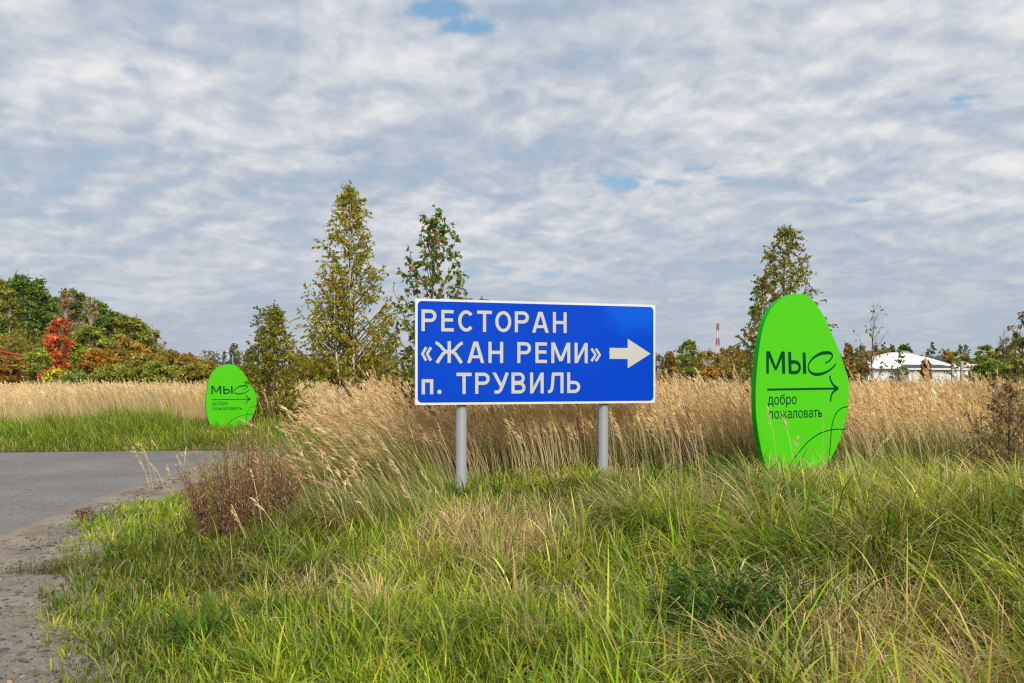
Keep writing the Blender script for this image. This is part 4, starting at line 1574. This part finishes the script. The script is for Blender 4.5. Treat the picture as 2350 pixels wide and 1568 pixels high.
far_tree('twiggy_shrub', 'pale bare twiggy shrub right of the wood edge', 'shrub', 374, 776, 20, 70, RUST, n=500, clumps=26, lsize=.12, bark=M_palebark, bare=.8, trunk=.07)
far_tree('willow_bush', 'round olive green willow bush right of the red maple', 'bush', 205, 748, 44, 58, WILLOW, n=5600, clumps=60, lsize=.17, ybase=862)
far_tree('maple_tree', 'bright red maple in front of the wood', 'maple tree', 138, 731, 26, 45, RED, n=2000, clumps=26, gapiness=.5, lsize=.14, ybase=842, trunk=.05)
far_tree('maple_tree', 'lower scarlet maple growing left below the bright red maple', 'maple tree', 114, 776, 25, 44.5, RED, n=1900, clumps=26, gapiness=.5, lsize=.14, ybase=880, trunk=.05)
far_tree('orange_bush', 'wide orange brown bush below the olive oak', 'bush', 288, 778, 48, 60, MIXED + ORANGE, n=5200, clumps=60, lsize=.17, ybase=866)
far_tree('orange_bush', 'deep orange bush between willow bush and wide orange bush', 'bush', 232, 802, 42, 54, ORANGE, n=4600, clumps=52, lsize=.16, ybase=880)
far_tree('maple_bush', 'orange red shrub at the left edge under the wood', 'bush', 18, 818, 40, 46, [((.17, .050, .016), 2), ((.15, .080, .016), 3), ((.11, .095, .016), 4)], n=3800, clumps=48, lsize=.15, ybase=890)
far_tree('young_birch', 'slim green young birch with thin pale stem left of the red maple', 'sapling', 88, 800, 26, 41, [((.11, .14, .018), 4), ((.07, .10, .014), 3), ((.3, .24, .02), 1)], 'birch', n=1500,
         clumps=36, lsize=.12, bark=M_palebark, ybase=850, trunk=.04)
far_tree('yellow_bush', 'low yellow and green bush in front of the red maple', 'bush', 132, 850, 30, 39, YELLOW, n=2400, clumps=36, lsize=.12, ybase=900, trunk=.03)
far_tree('green_bush', 'low fresh green bush right of the yellow bush', 'bush', 175, 858, 32, 38, [((.075, .11, .022), 4), ((.11, .13, .03), 2)], n=2400, clumps=36, lsize=.11, ybase=900, trunk=.03)

SC = 'scrub bushes along the back of the field'
scr = [(60, 812, 44, 56, OLIVE, 'olive scrub bush below the large dark green tree'), (330, 812, 42, 52, MIXED, 'olive scrub bush right of the wide orange bush'),
       (385, 806, 36, 56, MIXED, 'mottled scrub bush right below the twiggy shrub'), (428, 816, 34, 52, ORANGE + MIXED, 'rusty scrub bush left of the small green sign'),
       (468, 826, 32, 56, MIXED, 'scrub bush touching the left side of the small green sign'), (355, 836, 44, 42, WILLOW, 'low green scrub before the rusty scrub'),
       (262, 842, 44, 43, OLIVE, 'dark low scrub under the orange bushes'), (445, 842, 40, 42, MIXED, 'low olive scrub beside the small green sign'),
       (712, 828, 44, 60, MIXED, 'olive scrub bush right of the wild pear'), (770, 832, 40, 58, OLIVE, 'scrub bush behind the leaning birch stem'),
       (850, 822, 46, 50, [((.16, .12, .014), 4), ((.10, .10, .014), 4)], 'yellowish scrub bush right of the tall birch'),
       (905, 832, 34, 56, MIXED, 'scrub bush left of the yield sign'), (955, 826, 36, 58, WILLOW, 'green scrub bush behind the left end of the blue sign')]
for (x, yt, hw, Yd, palt, lab) in scr:
    far_tree('scrub_bush', lab, 'bush', x, yt, hw, Yd, palt, n=3400, clumps=48, lsize=.15, ybase=885, group=SC, trunk=.05)

far_tree('thuja', 'rusty columnar thuja just right of the blue sign', 'thuja', 1537, 806, 16, 44, THUJA, 'column', ybase=885, n=2600, clumps=60, lsize=.10, mat=M_needle)
far_tree('thuja', 'dark columnar thuja touching the right side of the large green sign', 'thuja', 1946, 786, 17, 42, THUJA, 'column', ybase=885, n=2600, clumps=60, lsize=.10, mat=M_needle)
far_tree('thuja', 'small red brown thuja in front of the white house', 'thuja', 2124, 823, 14, 46, [((.12, .045, .014), 4), ((.16, .06, .018), 3), ((.06, .05, .014), 2)], 'column', ybase=885, n=2000,
         clumps=50, lsize=.10, mat=M_needle)
far_tree('young_birch', 'light green young birch right of the rusty thuja', 'sapling', 1580, 778, 30, 46, [((.10, .125, .018), 4), ((.07, .095, .016), 3), ((.15, .13, .02), 1)], 'birch', n=2000, clumps=46,
         lsize=.13, ybase=870, trunk=.04)
far_tree('orange_bush', 'small orange bush in front of the olive wood behind the field', 'bush', 1630, 842, 14, 60, ORANGE, n=800, clumps=22, lsize=.13, ybase=872)
mids = [(1625, 806, 34, 100, 'olive autumn tree right of the young birch'), (1668, 800, 36, 104, 'olive autumn tree left of the large green sign'), (1712, 804, 30, 96, 'olive tree touching the left side of the large green sign'),
        (1690, 826, 38, 70, 'mottled bush close to the left side of the large green sign'), (1590, 822, 36, 84, 'low olive tree behind the young birch'),
        (1985, 806, 30, 105, 'brown olive tree behind the bare birch'), (2030, 804, 26, 110, 'olive tree behind the left slope of the white roof'), (1968, 826, 26, 80, 'rusty bush right of the dark thuja')]
for (x, yt, hw, Yd, lab) in mids:
    far_tree('autumn_tree', lab, 'tree', x, yt, hw, Yd, MIXED + RUST, n=2600, clumps=42, lsize=.24, ybase=876, group='autumn trees behind the field')
far_tree('oak_tree', 'dark green round tree behind the white roof', 'tree', 2076, 792, 17, 125, OAK, n=1800, clumps=34, lsize=.3, ybase=850)
right = [(2172, 806, 12, 130, RUST, 'small brown tree behind the right slope of the white roof'), (2188, 806, 18, 132, OLIVE, 'slim green tree right of the white roof'),
         (2216, 810, 18, 140, MIXED, 'golden tree in front of the teal roof'), (2262, 792, 26, 66, WILLOW, 'light green tree right of the teal roof'),
         (2300, 800, 26, 60, OLIVE, 'green tree before the right edge'), (2348, 772, 34, 56, OLIVE, 'tall green tree at the right edge'),
         (2285, 830, 32, 48, [((.08, .11, .016), 4), ((.06, .085, .014), 3)], 'low green bush at the right end of the white house'), (2345, 822, 36, 40, WILLOW, 'low green bush at the right edge')]
for (x, yt, hw, Yd, palt, lab) in right:
    far_tree('green_tree', lab, 'tree', x, yt, hw, Yd, palt, n=2600, clumps=42, lsize=.19 if Yd < 80 else .24, ybase=880, group='trees on the right behind the field')
far_tree('bare_shrub', 'leafless grey shrub before the right edge trees', 'shrub', 2302, 757, 16, 46, RUST, n=160, clumps=22, lsize=.09, bark=M_twig, bare=.85, trunk=.05, ybase=840)

# far wood on the skyline, one mass
lb = Bag()
for k in range(230):
    Yd = 190 + 130 * rng.random()
    x = -500 + 3400 * rng.random()
    con = fbm(np.array([x / 160.]), np.array([3.3]), 1.0)[0] > .5
    h = (6.5 + 3.5 * rng.random()) * (Yd / 250) * (1.15 if con else .95)
    c0 = at(x, HY, Yd)
    palt = (PINE if con else MIXED + PINE)
    cl = pick(palt, 1)[0] * .6
    m = 180
    f = rng.random(m)
    rr = (h * .22 * (1 - f) ** .8 + .1) if con else h * .32 * np.sqrt(np.sin(np.pi * np.clip(f * .85 + .1, 0, 1)))
    a = rng.random(m) * 6.283
    q = np.stack([c0.x + np.cos(a) * rr * np.sqrt(rng.random(m)), c0.y + np.sin(a) * rr, .1 + h * f], 1)
    leaf_set(lb, q, rng.normal(0, 1, (m, 3)), .70 + .40 * rng.random(m), .8, cl + pick(palt, m) * .4)
tag(lb.build('far_wood', M_farleaf), 'low distant mixed wood along the skyline', 'wood', kind='stuff')
lb = Bag()
m = 26000
x = -260 + 640 * rng.random(m)
Yd = 90 + 10 * rng.random(m)
ytop = np.interp(x, [-260, -40, 60, 120, 190, 250, 320, 372, 385], [640, 645, 648, 690, 684, 728, 746, 800, 850]) + 26 * (fbm(x / 30, x * 0, 1.0) - .5)
zt_ = EYE + (HY - ytop) / FPX * Yd
q = np.stack([(x - CX) / FPX * Yd, Yd, .1 + (zt_ - .1) * np.sqrt(rng.random(m))], 1)
tint = sstep(.4, .62, fbm(q[:, 0], q[:, 2] * 1.3, 3.0))[:, None]
C = pick(OAK, m) * (1 - tint * .7) + pick(OLIVE + RUST, m) * tint * .7
leaf_set(lb, q, rng.normal(0, 1, (m, 3)), .30 + .18 * rng.random(m), .75, C)
tag(lb.build('wood_interior', M_farleaf), 'dense dark foliage filling the wood on the left', 'wood', kind='stuff')
# undergrowth filling the foot of the wood and the hedge line
lb = Bag()
m = 30000
x = -160 + 1140 * rng.random(m)
Yd = 57 + 26 * rng.random(m)
hgt = np.interp(x, [-160, 100, 300, 420, 980], [5.2, 5.0, 3.8, 2.3, 2.2]) * (.6 + .6 * fbm(x / 40, Yd, 1.5)) * np.sqrt(rng.random(m))
q = np.stack([(x - CX) / FPX * Yd, Yd, .1 + hgt], 1)
tint = sstep(.4, .65, fbm(q[:, 0], q[:, 1], 4.0))[:, None]
C = pick(OLIVE + MIXED, m) * (1 - tint * .6) + pick(RUST + ORANGE, m) * tint * .5
leaf_set(lb, q, rng.normal(0, 1, (m, 3)), .24 + .14 * rng.random(m), .75, C)
m = 12000
x = 1480 + 1000 * rng.random(m)
Yd = 70 + 40 * rng.random(m)
hgt = 2.3 * (.5 + .8 * fbm(x / 40, Yd, 1.5)) * np.sqrt(rng.random(m))
q = np.stack([(x - CX) / FPX * Yd, np.where((x > 1940) & (x < 2270), Yd + 62, Yd), .1 + hgt], 1)
q[:, 0] = (x - CX) / FPX * q[:, 1]
leaf_set(lb, q, rng.normal(0, 1, (m, 3)), .24 + .14 * rng.random(m), .75, pick(OLIVE + MIXED + RUST, m))
tag(lb.build('undergrowth', M_farleaf), 'tangled autumn undergrowth at the foot of the trees', 'undergrowth', kind='stuff')


# ------------------------------------------------------------------ far man-made things
M_wall = plain('white_render', (0.80, 0.80, 0.80), 0.7, 0.3, var=0.04, scale=1.5)
M_roofw = plain('white_roofing', (0.84, 0.84, 0.85), 0.5, 0.4, var=0.03, scale=1)
M_dark = plain('dark_roofing', (0.055, 0.055, 0.062), 0.6, 0.3, var=0.1)
M_door = plain('pale_door', (0.66, 0.65, 0.62), 0.6, 0.3, var=0.04)
M_grey = plain('grey_cladding', (0.17, 0.17, 0.18), 0.6, 0.3, var=0.12)
M_glass = plain('window_glass', (0.03, 0.04, 0.05), 0.1, 0.6, var=0.1)
M_teal = plain('teal_roof', (0.20, 0.40, 0.34), 0.5, 0.4, var=0.08)
M_redp = plain('red_paint', (0.42, 0.045, 0.03), 0.5, 0.4, var=0.15, scale=2)
M_whitep = plain('white_paint', (0.75, 0.75, 0.74), 0.5, 0.4, var=0.08, scale=2)
M_conc = plain('concrete', (0.42, 0.41, 0.39), 0.8, 0.2, var=0.12)

HD = 100.0
k = HD / FPX
hc = at(2098, HY, HD)
house = empty('white_house', (hc.x, hc.y, 0))
tag(house, 'low white house with shallow white hipped roof behind the field on the right', 'house')
X0, X1, ze, zt = -112 * k, 128 * k * .48, EYE + 22 * k, EYE + 61 * k
b = Bag().box(X0 + .3, X1 + 1.2, 0, 9, 0, ze)
b.build('wall', M_wall, house)
b = Bag()
e = .5
V = [(X0 - e, -.6, ze), (X1 + 2.4, -.6, ze), (X1 + 2.4, 9.6, ze), (X0 - e, 9.6, ze), (-.9, 3.9, zt), (.6, 3.9, zt), (.6, 5.1, zt), (-.9, 5.1, zt),
     ((X0 - e) * .37 - .55, 1.6, ze + (zt - ze) * .64), ((X1 + 2.4) * .40 + .35, 1.6, ze + (zt - ze) * .64), ((X1 + 2.4) * .40 + .35, 7.4, ze + (zt - ze) * .64), ((X0 - e) * .37 - .55, 7.4, ze + (zt - ze) * .64)]
b.quads(V, [(0, 1, 9, 8), (1, 2, 10, 9), (2, 3, 11, 10), (3, 0, 8, 11), (8, 9, 5, 4), (9, 10, 6, 5), (10, 11, 7, 6), (11, 8, 4, 7), (4, 5, 6, 7), (3, 2, 1, 0)])
b.build('roof', M_roofw, house)
xa, xb = -40 * k, 66 * k
Bag().box(xa, xb, -3.0, -.02, 0, EYE + 21 * k).build('porch', M_wall, house)
b = Bag()
b.quads([(xa - .3, -3.3, EYE + 22 * k), (xb + .3, -3.3, EYE + 22 * k), (xb - .5, -.62, EYE + 31 * k), (xa + .5, -.62, EYE + 31 * k),
         (xa - .3, -3.3, EYE + 19.5 * k), (xb + .3, -3.3, EYE + 19.5 * k), (xb + .3, -.62, EYE + 19.5 * k), (xa - .3, -.62, EYE + 19.5 * k)],
        [(0, 1, 2, 3), (4, 5, 1, 0), (5, 6, 2, 1), (7, 4, 0, 3)])
b.build('porch_roof', M_dark, house)
Bag().box(xa - .32, xb + .32, -3.42, -3.32, EYE + 18.5 * k, EYE + 22 * k).build('fascia', M_whitep, house)
for (u0, u1) in ((-32, 4), (12, 50)):
    d = Bag().box(u0 * k, u1 * k, -3.05, -3.004, .05, EYE + 14 * k).build('garage_door', M_door, house)
    for q in range(5):
        Bag().box(u0 * k + .03, u1 * k - .03, -3.075, -3.052, .12 + q * .42, .12 + q * .42 + .39).build('door_panel', M_door, d)
Bag().box(66 * k + .1, 134 * k, 1.0, 7.0, 0, EYE + 19 * k).build('annex', M_wall, house)
Bag().box(66 * k - .1, 136 * k, .8, 7.2, EYE + 19 * k + .003, EYE + 22.5 * k).build('annex_parapet', M_whitep, house)

hc = at(1511, HY, 120)
house = empty('grey_house', (hc.x, hc.y, 0))
tag(house, 'low dark grey house glimpsed between the blue sign and the rusty thuja', 'house')
k = 120 / FPX
Bag().box(-40 * k, 14 * k, 0, 7, 0, EYE + 24 * k).build('wall', M_grey, house)
Bag().box(-41 * k, 15 * k, -.5, 7.5, EYE + 24 * k + .003, EYE + 29 * k).build('roof', M_dark, house)
for u in (-30, -12, 3):
    w_ = Bag().box(u * k, (u + 9) * k, -.06, -.004, EYE + 8 * k, EYE + 20 * k).build('window', M_whitep, house)
    Bag().box((u + .8) * k, (u + 8.2) * k, -.08, -.062, EYE + 9 * k, EYE + 19 * k).build('pane', M_glass, w_)

hc = at(2222, HY, 170)
house = empty('teal_roofed_house', (hc.x, hc.y, 0))
tag(house, 'distant house with teal gabled roof among the trees on the right', 'house')
k = 170 / FPX
Bag().box(-34 * k, 34 * k, 0, 8, 0, EYE + 44 * k).build('wall', M_wall, house)
b = Bag()
b.quads([(-37 * k, -.5, EYE + 44 * k), (37 * k, -.5, EYE + 44 * k), (37 * k, 8.5, EYE + 44 * k), (-37 * k, 8.5, EYE + 44 * k), (-37 * k, 4, EYE + 55 * k), (37 * k, 4, EYE + 55 * k)],
        [(0, 1, 5, 4), (2, 3, 4, 5), (1, 2, 5), (3, 0, 4), (3, 2, 1, 0)])
b.build('roof', M_teal, house)
for (x, yt) in ((2207, 832), (2186, 836)):
    hc = at(x, yt, 84)
    p_ = Bag().box(-.11, .11, -.11, .11, 0, hc.z)
    p_.add([(-.14, -.14, hc.z), (.14, -.14, hc.z), (.14, .14, hc.z), (-.14, .14, hc.z), (0, 0, hc.z + .14)], [(0, 1, 4), (1, 2, 4), (2, 3, 4), (3, 0, 4)])
    o = p_.build('concrete_post', M_conc)
    o.location = (hc.x, hc.y, 0)
    tag(o, 'taller pale concrete post right of the white house' if x == 2207 else 'shorter pale concrete post close to the white house', 'post', 'concrete posts by the white house')

# red and white lattice mast
mc = at(1647, 742, 420)
mast = empty('radio_mast', (mc.x, mc.y, 0))
tag(mast, 'distant red and white lattice radio mast above the trees', 'radio mast')
nsec = 7
ztop = mc.z
for s in range(nsec):
    z0, z1 = ztop * (1 - (s + 1) * .13), ztop * (1 - s * .13)
    r0, r1 = .55 + (s + 1) * .16, .55 + s * .16
    b = Bag()
    for q in range(4):
        a = math.pi / 4 + q * math.pi / 2
        a2 = a + math.pi / 2
        p0, p1 = (r0 * math.cos(a), r0 * math.sin(a), z0), (r1 * math.cos(a), r1 * math.sin(a), z1)
        o0, o1 = (r0 * math.cos(a2), r0 * math.sin(a2), z0), (r1 * math.cos(a2), r1 * math.sin(a2), z1)
        b.tube([p0, p1], [.10, .10], 4)
        b.tube([p0, o1], [.06, .06], 4)
        b.tube([o0, p1], [.06, .06], 4)
        b.tube([p1, o1], [.06, .06], 4)
    b.build('mast_section', M_redp if s % 2 == 0 else M_whitep, mast)

# street lamp far left
lc = at(534, 812, 130)
lamp = empty('street_lamp', (lc.x, lc.y, 0))
tag(lamp, 'thin street lamp with curved arm above the small green sign', 'street lamp')
k = 130 / FPX
Bag().tube([(0, 0, 0), (0, 0, lc.z - .3)], [.09, .06], 8).build('pole', M_post, lamp, True)
Bag().tube([(0, 0, lc.z - .3), (-.15, 0, lc.z + .1), (-.5, 0, lc.z + .25), (-10 * k, 0, lc.z + .40)], [.05, .05, .045, .04], 6).build('arm', M_post, lamp, True)
Bag().box(-15 * k, -9.5 * k, -.14, .14, lc.z + .32, lc.z + .46).build('lamp_head', M_whitep, lamp)

# yield sign seen from behind
yc = at(926, HY, 38.0)
k = 38 / FPX
ys = empty('yield_sign', (yc.x, yc.y, .1), R(14))
tag(ys, 'back of a grey triangular yield sign left of the blue sign', 'road sign')
zt, zb = at(0, 833, 38).z - .1, at(0, 874, 38).z - .1
slab([(-.35, zt), (.35, zt), (.37, zt - .04), (.03, zb), (-.03, zb), (-.37, zt - .04)][::-1], 0, .02, 'plate', M_back, ys)
Bag().box(-.30, .30, -.035, -.003, zt - .13, zt - .09).build('rib', M_back, ys)
Bag().tube([(0, -.045, -.3), (0, -.045, zt - .02)], [.038, .038], 10).build('post', M_post, ys, True)

# red pipe barrier at the left edge
rc_ = at(0, 805, 44)
bar_ = empty('barrier_gate', (rc_.x, rc_.y, .1))
tag(bar_, 'sloping red barrier pipe at the left edge below the wood', 'barrier')
Bag().tube([(-2.2, 0, rc_.z + .32), (1.15, 0, at(50, 817, 44).z - .1)], [.07, .06], 8).build('boom', M_redp, bar_, True)
Bag().box(-2.3, -2.1, .08, .28, -.2, rc_.z + .5).build('post', M_conc, bar_)

# ------------------------------------------------------------------ litter on the shoulder
sb = Bag()
ico = np.array([(0, 0, 1), (.9, 0, .4), (.28, .85, .4), (-.72, .53, .4), (-.72, -.53, .4), (.28, -.85, .4), (.72, .53, -.3), (-.28, .85, -.3), (-.9, 0, -.3), (-.28, -.85, -.3), (.72, -.53, -.3)])
itri = np.array([(0, 1, 2), (0, 2, 3), (0, 3, 4), (0, 4, 5), (0, 5, 1), (1, 6, 2), (2, 7, 3), (3, 8, 4), (4, 9, 5), (5, 10, 1), (2, 6, 7), (3, 7, 8), (4, 8, 9), (5, 9, 10), (1, 10, 6)])
for k in range(3000):
    Y = 3.6 + 10 * rng.random() ** 1.7
    f = rng.random() ** .6
    xa, xb = float(asph(Y)), float(verge(Y))
    X = max(xa, -.66 * Y) + (xb + .35 - max(xa, -.66 * Y)) * f
    s = .004 + .020 * rng.random() ** 4
    v = ico * (s * np.exp(rng.normal(0, .25, 3)) * np.array((1.2, 1, .6))) + rng.normal(0, s * .08, ico.shape)
    a = rng.random() * 6.283
    rot = np.array([(math.cos(a), -math.sin(a), 0), (math.sin(a), math.cos(a), 0), (0, 0, 1)])
    zz_ = max(float(height(X, Y)), 0) + .008 + .022 * (float(fbm(X, Y, .35)) - .35)
    g = .10 + .26 * rng.random() ** 1.5
    sb.add(v @ rot.T + np.array((X, Y, zz_)), itri, (g, g * .9, g * .79))
tag(sb.build('gravel', M_straw), 'loose gravel scattered on the sandy road shoulder', 'gravel', kind='stuff')
lb = Bag()
m = 70
Y = 3.7 + 5.5 * rng.random(m) ** 1.4
X = verge(Y) + rng.normal(-.05, .28, m)
q = np.stack([X, Y, np.maximum(height(X, Y), 0) + .025], 1)
leaf_set(lb, q, rng.normal(0, 1, (m, 3)) * np.array((1, 1, .25)), .015 + .025 * rng.random(m), .55, pick([((.15, .085, .045), 4), ((.09, .045, .028), 3), ((.24, .16, .09), 2)], m))
tag(lb.build('fallen_leaves', M_straw), 'dry brown leaves fallen along the edge of the sand', 'fallen leaves', kind='stuff')
# dry sedge tuft on the sand edge
for (x, Yd, lab) in ((92, 6.95, 'brownish green tuft of grass on the sandy edge'),):
    bp = at(x, HY, Yd)
    bag = Bag()
    n = 260
    P0 = np.stack([bp.x + rng.normal(0, .16, n), bp.y + rng.normal(0, .06, n), np.full(n, .0)], 1)
    blade_set(bag, P0, .08 + .10 * rng.random(n), .003 + .002 * rng.random(n), rng.random(n) * 6.283, .1 + .3 * rng.random(n), .3 + .6 * rng.random(n), 3,
              jitter((.10, .085, .03), n), jitter((.13, .13, .03), n))
    tag(bag.build('sand_tuft', M_grass), lab, 'grass tuft', kind='stuff')
